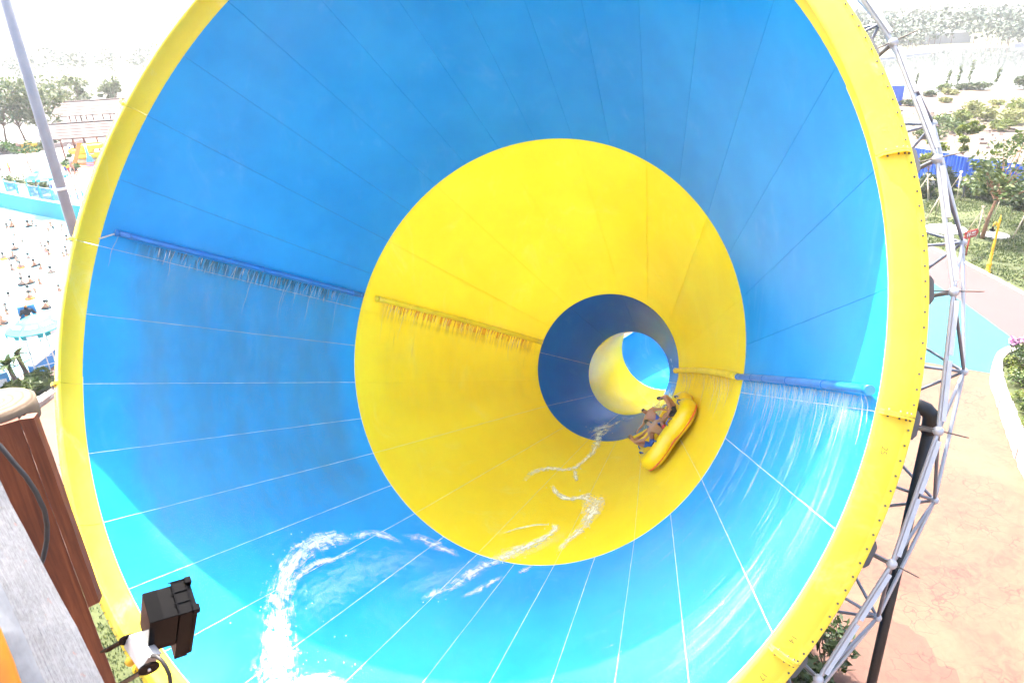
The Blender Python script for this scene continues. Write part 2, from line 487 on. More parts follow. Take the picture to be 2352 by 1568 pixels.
bead_b = strip_mesh('joint_bead', 2, 0.012, -0.003, M_SEALT, True)
def wrapd(a): return (a + 180) % 360 - 180
for k in range(32):
    ph = wrapd(PH0 + 11.25 * k)
    wet = ph < -84 or ph > 89
    me = joint_d if not wet else (bead_t[k % 2] if (-105 < ph < -84 or 89 < ph < 96) else bead_w[k % 3])
    put('joint_bead' if wet else 'joint', me, slide, mat=rz(ph))
for k in range(16):
    ph = wrapd(PH0 + 22.5 * k); wet = ph < -115 or ph > 100
    put('joint_bead' if wet else 'joint', bead_y if wet else joint_y, slide, mat=rz(ph))
for k in range(8):
    ph = wrapd(PH0 + 45 * k); wet = abs(ph) > 80
    put('joint_bead' if wet else 'joint', bead_b if wet else joint_b, slide, mat=rz(ph))
# ring joints where the colours meet
def ring_bead(sec, dt, w, mat_, a0, a1):
    t, r = PROF[sec]; mb = MB()
    n = int(abs(a1 - a0) * 1.2) + 3
    pts = [Vector(((r - 0.004) * math.cos(R(a0 + (a1 - a0) * i / n)), (r - 0.004) * math.sin(R(a0 + (a1 - a0) * i / n)), t + dt)) for i in range(n + 1)]
    mb.tube(pts, [w * (0.6 + 0.6 * abs(noise.noise((i * 0.3, sec, 2.0)))) for i in range(n + 1)], 5)
    mb.build('ring_joint', mat_, slide)
ring_bead(1, -0.012, 0.010, M_SEALW, 92, 262)
ring_bead(1, -0.012, 0.006, M_SEALT, -98, 92)
ring_bead(2, -0.012, 0.008, M_SEALO, -180, 180)
ring_bead(0, 0.005, 0.012, M_SEALY, 60, 250)

# rim: sixteen bolted segments
RP = [(0.0, 9.0), (-0.05, 9.035), (-0.16, 9.065), (-0.30, 9.07), (-0.44, 9.045), (-0.53, 9.008), (-0.565, 9.0), (-0.585, 9.02), (-0.578, 9.06),
      (-0.555, 9.14), (-0.52, 9.24), (-0.47, 9.33), (-0.425, 9.375), (-0.418, 9.385), (-0.405, 9.47), (-0.375, 9.478), (-0.36, 9.46), (-0.36, 9.40), (-0.30, 9.2), (-0.1, 9.12), (0.03, 9.06), (0.03, 9.0)]
def rim_mesh():
    mb = MB(); half = R(11.25) - 0.006 / 9.2; na = 12; k = len(RP)
    vs, fs = [], []
    for i in range(na + 1):
        a = -half + 2 * half * i / na
        for t, r in RP: vs.append((r * math.cos(a), r * math.sin(a), t))
    for i in range(na):
        for j in range(k):
            j2 = (j + 1) % k
            fs.append((i * k + j, i * k + j2, (i + 1) * k + j2, (i + 1) * k + j))
    mb.add(vs, fs, 0, True)
    mb.add([vs[j] for j in range(k)], [tuple(range(k))]); mb.add([vs[na * k + j] for j in range(k)], [tuple(reversed(range(k)))])
    return mb.mesh('rim_segment', M_RIM)
me_rim = rim_mesh()
def flange_mesh():
    """D-shaped bolted flange standing proud of the rim at a joint"""
    mb = MB()
    pr = [(-0.575, 9.02), (-0.635, 9.10), (-0.60, 9.30), (-0.545, 9.40), (-0.47, 9.44), (-0.40, 9.462), (-0.365, 9.46), (-0.35, 9.44), (-0.37, 9.40), (-0.46, 9.33), (-0.53, 9.2)]
    n = len(pr)
    for a0, a1 in ((0.003, 0.035), (-0.035, -0.003)):
        vs = [(r, a0, t) for t, r in pr] + [(r, a1, t) for t, r in pr]
        mb.add(vs, [tuple(reversed(range(n))), tuple(range(n, 2 * n))] + [(i, (i + 1) % n, n + (i + 1) % n, n + i) for i in range(n)])
    for t, r in ((-0.59, 9.15), (-0.565, 9.29), (-0.51, 9.37), (-0.46, 9.42), (-0.39, 9.455)):
        mb.tube([(r, -0.06, t), (r, 0.06, t)], 0.013, 6, 1)
    return mb.mesh('joint_flange', [M_RIM, M_BOLT])
me_fl = flange_mesh()
mb = MB(); mb.tube([(9.428, 0, -0.382), (9.428, 0, -0.428)], 0.015, 6); me_bolt = mb.mesh('bolt', M_BOLT)
rims = {}
for k in range(16):
    ph = wrapd(PH0 + 22.5 * (k + 0.5))
    o = put('rim_segment', me_rim, slide, mat=rz(ph)); rims[k] = o
    put('joint_flange', me_fl, slide, mat=rz(ph - 11.25))
    for i in range(17): put('bolt', me_bolt, o, mat=rz(-10.2 + 20.4 * i / 16))
def rim_mark(txt, ph, size=0.12, t=-0.545, r=9.17):
    cu = bpy.data.curves.new('pen_mark', 'FONT'); cu.body = txt; cu.size = size; cu.align_x = 'CENTER'; cu.offset = -0.002
    tmp = bpy.data.objects.new('pen_mark', cu); col.objects.link(tmp)
    dg = bpy.context.evaluated_depsgraph_get()
    me = bpy.data.meshes.new_from_object(tmp.evaluated_get(dg)); bpy.data.objects.remove(tmp)
    me.materials.clear(); me.materials.append(M_INK)
    p = Vector((r * math.cos(R(ph)), r * math.sin(R(ph)), t))
    rad = Vector((math.cos(R(ph)), math.sin(R(ph)), 0)); tan = Vector((-math.sin(R(ph)), math.cos(R(ph)), 0))
    n = (Vector((0, 0, -1)) * 0.92 + rad * 0.30).normalized()
    x = tan; y = n.cross(x).normalized(); p = p + n * 0.012
    k = int(((ph - PH0) % 360) // 22.5)
    o = put('pen_mark', me, rims[k])
    o.matrix_parent_inverse = rims[k].matrix_basis.inverted()
    o.matrix_basis = Matrix(((x.x, y.x, n.x, p.x), (x.y, y.y, n.y, p.y), (x.z, y.z, n.z, p.z), (0, 0, 0, 1)))
rim_mark('12', 66.6); rim_mark('25', 94.5); rim_mark('14', 112.2); rim_mark('17', 116.4)

# exit flume behind the throat
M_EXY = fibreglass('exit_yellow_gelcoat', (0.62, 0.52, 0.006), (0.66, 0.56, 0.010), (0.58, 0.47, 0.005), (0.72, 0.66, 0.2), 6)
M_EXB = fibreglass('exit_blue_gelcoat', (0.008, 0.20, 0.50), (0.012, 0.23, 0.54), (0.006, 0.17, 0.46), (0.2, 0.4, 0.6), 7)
P4 = MC + AX * 16.632
hz = Vector((AX.x, AX.y, 0)).normalized()
path = [P4]; d = AX.copy()
for i in range(1, 34):
    f = min(1, i / 7)
    d = (AX * (1 - f) + (hz + Vector((0, 0, -0.04))) * f).normalized()
    if i > 8:
        a = R(-3.2 * (i - 8)); d = Vector((d.x * math.cos(a) - d.y * math.sin(a), d.x * math.sin(a) + d.y * math.cos(a), d.z))
    path.append(path[-1] + d * 0.4)
def flume(name, i0, i1, mat_, open_from, r=1.673):
    mb = MB(); na = 40; vs, fs = [], []
    rows = []
    for i in range(i0, i1 + 1):
        t = (path[min(i + 1, len(path) - 1)] - path[max(i - 1, 0)]).normalized()
        up = (Vector((0, 0, 1)) - t.z * t).normalized(); rt = t.cross(up)
        if i == 0:
            t = AX; up = UU; rt = VV
        span = math.pi if i < open_from else math.pi * (1 - 0.42 * min(1, (i - open_from) / 4))
        for dr in (0, 0.03):
            for k in range(na + 1):
                a = math.pi + (-span + 2 * span * k / na)
                vs.append(path[i] + (r + dr) * (math.cos(a) * up + math.sin(a) * rt))
    w = na + 1
    for i in range(i1 - i0):
        for k in range(na):
            b = i * 2 * w
            fs.append((b + k, b + 2 * w + k, b + 2 * w + k + 1, b + k + 1))
            fs.append((b + w + k, b + w + k + 1, b + 3 * w + k + 1, b + 3 * w + k))
        for k, s_ in ((0, 1), (na, -1)):
            b = i * 2 * w
            fs.append((b + k, b + w + k, b + 3 * w + k, b + 2 * w + k))
    mb.add(vs, fs, 0, True)
    return mb.build(name, mat_, slide, world=True)
flume('exit_flume_yellow', 0, 9, M_EXY, 5)
flume('exit_flume_blue', 9, 33, M_EXB, 4)

# ---------------------------------------------------------------- steel space frame round the mouth
M_SILV = simple('silver_paint', (0.42, 0.42, 0.44), 0.38, 0.25, 0.1, 4)
M_SILD = simple('silver_strut', (0.17, 0.18, 0.21), 0.4, 0.3, 0.12, 4)
frame = thing('space_frame', tuple(MC), 'pale steel tube and ball space frame ringing the yellow rim', 'steel frame')
frame.matrix_basis = FM
def fl(t, r, ph): return Vector((r * math.cos(R(ph)), r * math.sin(R(ph)), t))
mbu = MB(); mbu.tube([(0, 0, 0), (0, 0, 0.06), (0, 0, 0.94), (0, 0, 1)], [0.6, 1, 1, 0.6], 10); unit_tube = mbu.mesh('tube', M_SILD)
unit_white = unit_tube.copy(); unit_white.materials.clear(); unit_white.materials.append(M_SILV)
unit_rod = unit_tube.copy(); unit_rod.materials.clear(); unit_rod.materials.append(M_BOLT)
mbs = MB(); mbs.sphere((0, 0, 0), 1.0, nu=16, nv=12); ball = mbs.mesh('node', M_SILV)
def bar(name, me, a, b, r, parent=frame):
    v = b - a
    q = v.to_track_quat('Z', 'Y').to_matrix().to_4x4()
    return put(name, me, parent, mat=Matrix.Translation(a) @ q @ Matrix.Diagonal((r, r, v.length, 1)))
mbl = MB(); mbl.box((0, 0, 0.5), (0.055, 0.04, 1)); strip_me = mbl.mesh('light_strip', M_SILV)
mbp = MB()
pl = [(-0.07, -0.20), (0.0, -0.20), (0.045, -0.13), (0.045, 0.13), (0.0, 0.20), (-0.07, 0.20)]
n_ = len(pl)
mbp.add([(a, b, -0.012) for a, b in pl] + [(a, b, 0.012) for a, b in pl],
        [tuple(reversed(range(n_))), tuple(range(n_, 2 * n_))] + [(i, (i + 1) % n_, n_ + (i + 1) % n_, n_ + i) for i in range(n_)])
plate_me = mbp.mesh('bracket_plate', M_PLATE)
FP0 = 58.1 - 11.25 * 5
for k in range(32):
    pa, pb = FP0 + 11.25 * k, FP0 + 11.25 * (k + 0.5)
    A0, A1 = fl(0.0, 9.79, pa), fl(0.0, 9.79, pa + 11.25)
    B0, B1 = fl(1.25, 10.07, pb), fl(1.25, 10.07, pb + 11.25)
    Bm = fl(1.25, 10.07, pb - 11.25)
    C0_, C1_, Cm = fl(1.7, 8.72, pa), fl(1.7, 8.72, pa + 11.25), fl(1.0, 9.05, pb)
    put('node', ball, frame, mat=Matrix.Translation(A0) @ Matrix.Scale(0.072, 4))
    put('node', ball, frame, mat=Matrix.Translation(B0) @ Matrix.Scale(0.062, 4))
    bar('tube', unit_white, A0, A1, 0.032)
    bar('tube', unit_white, B0, B1, 0.028)
    bar('tube', unit_tube, A0, B0, 0.025)
    bar('tube', unit_tube, A0, Bm, 0.025)
    bar('strut', unit_tube, B0, C0_, 0.024)
    bar('strut', unit_tube, B0, C1_, 0.024)
    bar('strut', unit_tube, B0, Cm, 0.024)
    bar('strut', unit_tube, A0, fl(0.5, 9.0, pa + 0.35), 0.032)
    rad = A0.normalized(); rad.z = 0
    bar('tie_rod', unit_rod, fl(-0.05, 9.42, pa - 0.1), fl(0.0, 10.15, pa), 0.010)
    # light channel mounted on the chord, in two lengths with a gap
    off = Vector((0, 0, -0.055)) + rad * 0.045
    q = (A1 - A0).to_track_quat('Z', 'Y').to_matrix().to_4x4(); L = (A1 - A0).length
    for f0, f1 in ((0.07, 0.46), (0.50, 0.93)):
        s = A0 + (A1 - A0) * f0 + off
        put('light_strip', strip_me, frame, mat=Matrix.Translation(s) @ q @ Matrix.Diagonal((1, 1, L * (f1 - f0), 1)))
    tan = Vector((-math.sin(R(pa)), math.cos(R(pa)), 0))
    p = fl(-0.20, 9.50, pa); ax = Vector((0, 0, 1)); n = rad.cross(tan)
    put('bracket_plate', plate_me, frame, mat=Matrix(((rad.x, tan.x, n.x, p.x), (rad.y, tan.y, n.y, p.y), (rad.z, tan.z, n.z, p.z), (0, 0, 0, 1))))
# columns that carry the ring, standing behind the mouth
for ph in (118, 150, 212, 244):
    top = FM @ fl(1.25, 10.0, ph)
    mb = MB(); mb.tube([top, (top.x + AX.x * 0.6, top.y + AX.y * 0.6, 0.0)], [0.11, 0.13], 14)
    mb.build('column', M_STEEL, frame, world=True)
for t, r in ((7.0, 6.2), (13.5, 3.05)):
    for ph in (150, 210):
        top = FM @ fl(t, r, ph)
        mb = MB(); mb.tube([top, (top.x, top.y, 0.0)], 0.14, 14)
        mb.build('column', M_STEEL, frame, world=True)

# black supply pipe rising to the right rim
pe = FM @ fl(0.35, 9.70, 90.2)
pin = FM @ fl(0.35, 9.25, 90.0)
sp = thing('supply_pipe', (pe.x, pe.y, 0), 'black water supply pipe rising vertically to the right rim with elbow', 'pipe')
mb = MB(); mb.tube([(pe.x, pe.y, 0.0), (pe.x, pe.y, pe.z - 0.32)], 0.078, 18); mb.build('riser', M_PIPEB, sp, True)
inn = (pin - pe).normalized()
mb = MB(); mb.tube([Vector((pe.x, pe.y, pe.z - 0.36)), Vector((pe.x, pe.y, pe.z - 0.17)), Vector((pe.x, pe.y, pe.z - 0.08)) + inn * 0.02, Vector((pe.x, pe.y, pe.z - 0.02)) + inn * 0.08, pe + inn * 0.18, pe + inn * 0.22], [0.10, 0.108, 0.108, 0.108, 0.108, 0.108], 18); mb.build('elbow', M_PIPEB, sp, True)
mb = MB(); mb.tube([pe + inn * 0.2, pin], 0.10, 16); mb.build('inlet', M_PIPEB, sp, True)
mb = MB(); mb.tube([(pe.x, pe.y, 0.0), (pe.x, pe.y, 0.06)], 0.2, 18); mb.build('base_flange', M_BLACK, sp, True)

# ---------------------------------------------------------------- spray pipes on the funnel wall and their water
def water_look(name, tint, veil, streak, sc=(1, 1), jet=(0.03, 0.12, 0.14), jeta=0.75, white=(0.85, 0.9, 0.92), lo=0.52, hi=0.72, fade=1.0, fleck=0.5):
    """clear water film: transparent, with streaks and flecks of white water (UV: u across the flow, v along it, metres)"""
    m, t, p = new_mat(name)
    uv = N(t, 'ShaderNodeUVMap'); 
    sep = N(t, 'ShaderNodeSeparateXYZ'); t.links.new(uv.outputs[0], sep.inputs[0])
    def vec(su, sv, o=0.0):
        mp = N(t, 'ShaderNodeMapping'); mp.inputs['Scale'].default_value = (su, sv, 1); mp.inputs['Location'].default_value = (o, o * 2, o)
        t.links.new(uv.outputs[0], mp.inputs['Vector']); return mp.outputs['Vector']
    s1 = ramp(t, noise_tex(t, vec(7 * sc[0], 0.35 * sc[1]), 1.0, 5, 0.65, 0.3), [(lo, (0,) * 3), (hi, (1,) * 3)])
    s1b = ramp(t, noise_tex(t, vec(1.1, 0.5, 4), 1.0, 4, 0.6), [(0.36, (0,) * 3), (0.66, (1,) * 3)])
    s1 = mix(t, 1.0, s1, s1b, blend='MULTIPLY')
    s2 = ramp(t, noise_tex(t, vec(9, 2.6, 9), 1.0, 4, 0.7, 0.6), [(0.63, (0,) * 3), (0.74, (1,) * 3)])
    s2b = ramp(t, noise_tex(t, vec(0.8, 0.8, 2), 1.0, 3, 0.6), [(0.42, (0,) * 3), (0.64, (1,) * 3)])
    s2 = mix(t, 1.0, s2, s2b, blend='MULTIPLY')
    fall = N(t, 'ShaderNodeMapRange'); fall.inputs['From Min'].default_value = 0.0; fall.inputs['From Max'].default_value = 4.0 * fade
    fall.inputs['To Min'].default_value = streak; fall.inputs['To Max'].default_value = streak * 0.12
    t.links.new(sep.outputs['Y'], fall.inputs['Value'])
    a = N(t, 'ShaderNodeMath', operation='MULTIPLY'); t.links.new(s1, a.inputs[0]); t.links.new(fall.outputs[0], a.inputs[1])
    b = N(t, 'ShaderNodeMath', operation='MULTIPLY_ADD'); t.links.new(s2, b.inputs[0]); b.inputs[1].default_value = fleck; t.links.new(a.outputs[0], b.inputs[2])
    wf = N(t, 'ShaderNodeMath', operation='MINIMUM'); t.links.new(b.outputs[0], wf.inputs[0]); wf.inputs[1].default_value = 0.95
    # veil of thin greenish water, patchy, edges taken from the vertex colour
    va = N(t, 'ShaderNodeVertexColor'); va.layer_name = 'edge'
    veiln = ramp(t, noise_tex(t, vec(2.2, 0.6, 6), 1.0, 4, 0.6), [(0.2, (0.4,) * 3), (0.8, (1,) * 3)], True)
    vm = N(t, 'ShaderNodeMath', operation='MULTIPLY'); t.links.new(veiln, vm.inputs[0]); vm.inputs[1].default_value = veil
    mx = N(t, 'ShaderNodeMath', operation='MAXIMUM'); t.links.new(vm.outputs[0], mx.inputs[0]); t.links.new(wf.outputs[0], mx.inputs[1])
    al = N(t, 'ShaderNodeMath', operation='MULTIPLY'); t.links.new(mx.outputs[0], al.inputs[0]); t.links.new(va.outputs['Color'], al.inputs[1])
    # fan shaped jets just below the nozzles
    jn = noise_tex(t, vec(13, 0.9, 15), 1.0, 3, 0.6, 0.2)
    jf = N(t, 'ShaderNodeMapRange'); jf.inputs['From Min'].default_value = 0.12; jf.inputs['From Max'].default_value = 0.75; jf.inputs['To Min'].default_value = 1.0; jf.inputs['To Max'].default_value = 0.0
    t.links.new(sep.outputs['Y'], jf.inputs['Value'])
    jm = N(t, 'ShaderNodeMath', operation='MULTIPLY'); t.links.new(ramp(t, jn, [(0.40, (0,) * 3), (0.56, (1,) * 3)], True), jm.inputs[0]); t.links.new(jf.outputs[0], jm.inputs[1])
    jm2 = N(t, 'ShaderNodeMath', operation='MULTIPLY'); t.links.new(jm.outputs[0], jm2.inputs[0]); jm2.inputs[1].default_value = jeta
    jl_ = ramp(t, noise_tex(t, vec(26, 1.2, 21), 1.0, 2, 0.6, 0.2), [(0.58, (0,) * 3), (0.70, (1,) * 3)], True)
    jl2 = N(t, 'ShaderNodeMath', operation='MULTIPLY'); t.links.new(jl_, jl2.inputs[0]); t.links.new(jf.outputs[0], jl2.inputs[1])
    jl3 = N(t, 'ShaderNodeMath', operation='MULTIPLY'); t.links.new(jl2.outputs[0], jl3.inputs[0]); jl3.inputs[1].default_value = 0.7 if jeta > 0 else 0.0
    am = N(t, 'ShaderNodeMath', operation='MAXIMUM'); t.links.new(al.outputs[0], am.inputs[0]); t.links.new(jm2.outputs[0], am.inputs[1])
    am2 = N(t, 'ShaderNodeMath', operation='MAXIMUM'); t.links.new(am.outputs[0], am2.inputs[0]); t.links.new(jl3.outputs[0], am2.inputs[1])
    cc = mix(t, jm.outputs[0], mix(t, wf.outputs[0], tint, white), jet)
    cc = mix(t, jl2.outputs[0], cc, white)
    t.links.new(cc, p.inputs['Base Color'])
    fe = N(t, 'ShaderNodeMath', operation='MULTIPLY'); t.links.new(am2.outputs[0], fe.inputs[0]); t.links.new(va.outputs['Color'], fe.inputs[1])
    t.links.new(fe.outputs[0], p.inputs['Alpha'])
    p.inputs['Roughness'].default_value = 0.18; p.inputs['IOR'].default_value = 1.33
    bump(t, p, noise_tex(t, vec(4, 0.8, 1), 1.0, 5, 0.6), 0.4, 0.03)
    return m
def film(name, t0, t1, ph0, ph1, mat_, label, h=0.02, nt_=60, np_=80, rag=0.5):
    mb = MB(); vs, fs, uv, ed = [], [], [], []
    for j in range(np_ + 1):
        fj = j / np_
        for i in range(nt_ + 1):
            fi = i / nt_
            t = t0 + (t1 - t0) * fi
            p0 = ph0[0] + (ph0[1] - ph0[0]) * fi
            ph = p0 + (ph1 - p0) * fj
            hh = h + 0.008 * noise.noise((t * 2.2, ph * 0.25, 1.3)) + 0.006 * noise.noise((t * 6, ph * 0.9, 4.3))
            vs.append(cone(t, ph, hh))
            uv.append((t, abs(R(ph - p0)) * rad_at(t)))
            nz = 0.10 + 0.07 * noise.noise((fj * 9, t0, 3)); e = min(1, fi / nz, (1 - fi) / nz) * min(1, (1 - fj) / 0.3)
            ed.append(max(0, e))
    w = nt_ + 1
    for j in range(np_):
        for i in range(nt_): fs.append((j * w + i, j * w + i + 1, (j + 1) * w + i + 1, (j + 1) * w + i))
    mb.add(vs, fs, 0, True); mb.uv = uv
    o = mb.build(name, mat_)
    ca = o.data.color_attributes.new('edge', 'FLOAT_COLOR', 'POINT')
    for i, e in enumerate(ed): ca.data[i].color = (e, e, e, 1)
    return tag(o, label, 'water', kind='stuff')
M_WL = water_look('film_left', (0.12, 0.34, 0.42), 0.42, 0.8)
M_WR = water_look('film_right', jet=(0.45, 0.7, 0.75), jeta=0.55, tint=(0.30, 0.62, 0.72), veil=0.07, streak=0.85, fleck=0.85, lo=0.47, hi=0.66, fade=1.7)
M_WYL = water_look('film_yellow_left', (1.0, 0.56, 0.01), 0.13, 0.6, jet=(0.85, 0.28, 0.01), jeta=0.6, white=(0.95, 0.85, 0.6), lo=0.56, hi=0.74, fleck=0.14)
M_WYR = water_look('film_yellow_right', (0.90, 0.55, 0.03), 0.14, 0.3, jet=(0.85, 0.38, 0.01), jeta=0.4, white=(0.95, 0.86, 0.6), fleck=0.12)
M_WB = water_look('film_bottom', (0.35, 0.68, 0.80), 0.05, 0.10, jeta=0.0, white=(0.85, 0.93, 0.95), fleck=0.15)
film('water_film', 0.5, 6.8, (-86.6, -85.3), -160, M_WL, 'thin water sheet streaming down the left blue wall below the pipe')
film('water_film', 0.1, 6.9, (90.2, 88.6), 158, M_WR, 'bright water streaming down the right blue wall below the pipe')
film('water_film', 7.3, 13.7, (-85, -81.2), -136, M_WYL, 'amber water sheet streaming down the left yellow wall below the pipe')
film('water_film', 7.2, 13.7, (88.5, 83.6), 125, M_WYR, 'amber water sheet below the short pipe on the right yellow wall')
film('water_film', 0.1, 6.8, (160, 160), 200, M_WB, 'shallow clear water over the blue bottom of the funnel', rag=0)

M_JET = water_look('jet_water', (0.45, 0.55, 0.50), 0.5, 0.9, sc=(3, 1))
def jet_mat(name, c, alpha):
    m, t, p = new_mat(name)
    p.inputs['Base Color'].default_value = (*c, 1); p.inputs['Roughness'].default_value = 0.15; p.inputs['Alpha'].default_value = alpha; p.inputs['IOR'].default_value = 1.33
    return m
J_DARK = jet_mat('jet_dark', (0.10, 0.24, 0.24), 0.3); J_LIGHT = jet_mat('jet_light', (0.75, 0.82, 0.82), 0.42)
J_OR = jet_mat('jet_amber', (0.80, 0.30, 0.02), 0.4); J_CR = jet_mat('jet_cream', (0.95, 0.82, 0.55), 0.42)
def spray(name, ta, pa, tb, pb, rp, sgn, pm, label, jlabel, njet, jd, jl, couplings, elbow=False):
    lift = rp + 0.05
    pts = [cone(ta + (tb - ta) * i / 24, pa + (pb - pa) * i / 24, lift) for i in range(25)]
    o = thing(name, tuple(pts[0]), label, 'pipe')
    mb = MB(); mb.tube(pts, rp, 16); mb.build('pipe', pm, o, True)
    for e in ((0, 24) if ta > 0 else (24,)):
        mb = MB(); mb.sphere(pts[e], rp * 0.9, nu=14, nv=8); d_ = (pts[1] - pts[0]).normalized()
        mb.tube([pts[e] - d_ * 0.05, pts[e] + d_ * 0.05], rp * 1.12, 16); mb.build('end_cap', pm, o, True)
    for f in couplings:
        i = f * 24; a = pts[int(i)]; d_ = (pts[min(24, int(i) + 1)] - pts[max(0, int(i) - 1)]).normalized()
        mb = MB(); mb.tube([a - d_ * 0.035, a + d_ * 0.035], rp * 1.09, 16); mb.build('coupling', pm, o, True)
        q = cone(ta + (tb - ta) * f, pa + (pb - pa) * f, 0)
        mb = MB(); mb.tube([q, a], 0.018, 6); mb.build('bracket', pm, o, True)
    # jets: each a pair of thin strands spreading on the wall
    rng = random.Random(int(abs(pa) * 10 + njet))
    jt = MB()
    for i in range(njet):
        f = (i + 0.5) / njet
        t = ta + (tb - ta) * f; ph = pa + (pb - pa) * f
        L = rng.uniform(0.28, 0.55)
        long_ = rng.random() < 0.30
        if not long_: continue
        m_ = 0 if not long_ else 1
        if long_: L = rng.choice((0.3, 0.45, 0.7, 1.2)) * rng.uniform(0.8, 1.2)
        dr = rng.uniform(-0.12, 0.12)
        for s_ in ((-1, 1) if not long_ else (0,)):
            P = []
            for q in range(6):
                g = q / 5
                ph2 = ph + sgn * math.degrees((rp * 0.9 + g * L) / rad_at(t))
                t2 = t + dr * g + s_ * 0.05 * g + 0.012 * math.sin(g * 9 + i)
                P.append(cone(t2, ph2, max(0.028, lift * 0.8 * (1 - g * 2.2))))
            w0 = rng.uniform(0.007, 0.011) if not long_ else rng.uniform(0.003, 0.006)
            jt.tube(P, [w0 * 0.5, w0 * 1.2, w0 * 1.4, w0 * 1.2, w0 * 0.8, w0 * 0.2], 4, m_, caps=False)
    j = jt.build('water_jets', [jd, jl]); tag(j, jlabel, 'water', kind='stuff')
    return o
spray('spray_pipe', 0.25, -85.9, 6.75, -84.5, 0.075, -1, M_BPIPE, 'long blue spray pipe along the left blue wall of the funnel', 'short water jets spraying from the left blue pipe', 66, J_DARK, J_LIGHT, (0.05, 0.32, 0.56, 0.78, 0.97))
spray('spray_pipe', 7.25, -84.2, 13.6, -80.4, 0.085, -1, M_YPIPE, 'yellow spray pipe along the left wall of the yellow ring', 'amber water jets spraying from the left yellow pipe', 62, J_OR, J_CR, (0.04, 0.5, 0.72))
spray('spray_pipe', 7.08, 87.6, 13.7, 82.6, 0.085, 1, M_YPIPE, 'short looking yellow spray pipe on the right wall by the raft', 'fine amber water jets below the right yellow pipe', 50, J_OR, J_CR, (0.05, 0.55))
spray('spray_pipe', -0.12, 89.6, 6.95, 87.8, 0.072, 1, M_BPIPE, 'blue spray pipe on the right blue wall reaching the rim', 'bright water jets spraying from the right blue pipe', 70, J_LIGHT, J_LIGHT, (0.27, 0.5, 0.74, 0.85))
a = cone(0.25, -85.9, 0.12); b = FM @ fl(-0.02, 9.02, -87.6)
mb = MB(); mb.tube([a, b], 0.022, 8)
bo = mb.build('feed_hose', M_SEALT); tag(bo, 'thin tan hose from the rim to the left blue pipe', 'hose')

# foam: ribbons of white water lying on the wall
def foam_mat(name, c, core, cut):
    m, t, p = new_mat(name)
    uv = N(t, 'ShaderNodeUVMap'); sep = N(t, 'ShaderNodeSeparateXYZ'); t.links.new(uv.outputs[0], sep.inputs[0])
    g = N(t, 'ShaderNodeNewGeometry')
    n1 = noise_tex(t, g.outputs['Position'], 3.0, 7, 0.68, 1.4)
    mp = N(t, 'ShaderNodeMapping'); mp.inputs['Scale'].default_value = (1.1, 5.0, 1); t.links.new(uv.outputs[0], mp.inputs['Vector'])
    n2 = noise_tex(t, mp.outputs['Vector'], 1.6, 7, 0.72, 1.2)
    ab = N(t, 'ShaderNodeMath', operation='ABSOLUTE'); t.links.new(sep.outputs['Y'], ab.inputs[0])
    pw = N(t, 'ShaderNodeMath', operation='POWER'); t.links.new(ab.outputs[0], pw.inputs[0]); pw.inputs[1].default_value = 1.4
    ad = N(t, 'ShaderNodeMath', operation='ADD'); t.links.new(n1, ad.inputs[0]); t.links.new(n2, ad.inputs[1])
    sb = N(t, 'ShaderNodeMath', operation='MULTIPLY_ADD'); t.links.new(pw.outputs[0], sb.inputs[0]); sb.inputs[1].default_value = -0.34
    hf = N(t, 'ShaderNodeMath', operation='MULTIPLY'); t.links.new(ad.outputs[0], hf.inputs[0]); hf.inputs[1].default_value = 0.5; t.links.new(hf.outputs[0], sb.inputs[2])
    al = ramp(t, sb.outputs[0], [(cut, (0,) * 3), (cut + 0.25, (core,) * 3)], True)
    va = N(t, 'ShaderNodeVertexColor'); va.layer_name = 'edge'
    alm = N(t, 'ShaderNodeMath', operation='MULTIPLY'); t.links.new(al, alm.inputs[0]); t.links.new(va.outputs['Color'], alm.inputs[1])
    t.links.new(alm.outputs[0], p.inputs['Alpha'])
    p.inputs['Base Color'].default_value = (*c, 1); p.inputs['Roughness'].default_value = 0.6
    bump(t, p, n1, 0.25, 0.04)
    return m
F_BIG = foam_mat('white_foam', (0.86, 0.9, 0.92), 0.95, 0.36)
F_THIN = foam_mat('thin_foam', (0.84, 0.9, 0.92), 0.95, 0.37)
F_YEL = foam_mat('foam_on_yellow', (0.98, 0.95, 0.78), 0.95, 0.355)
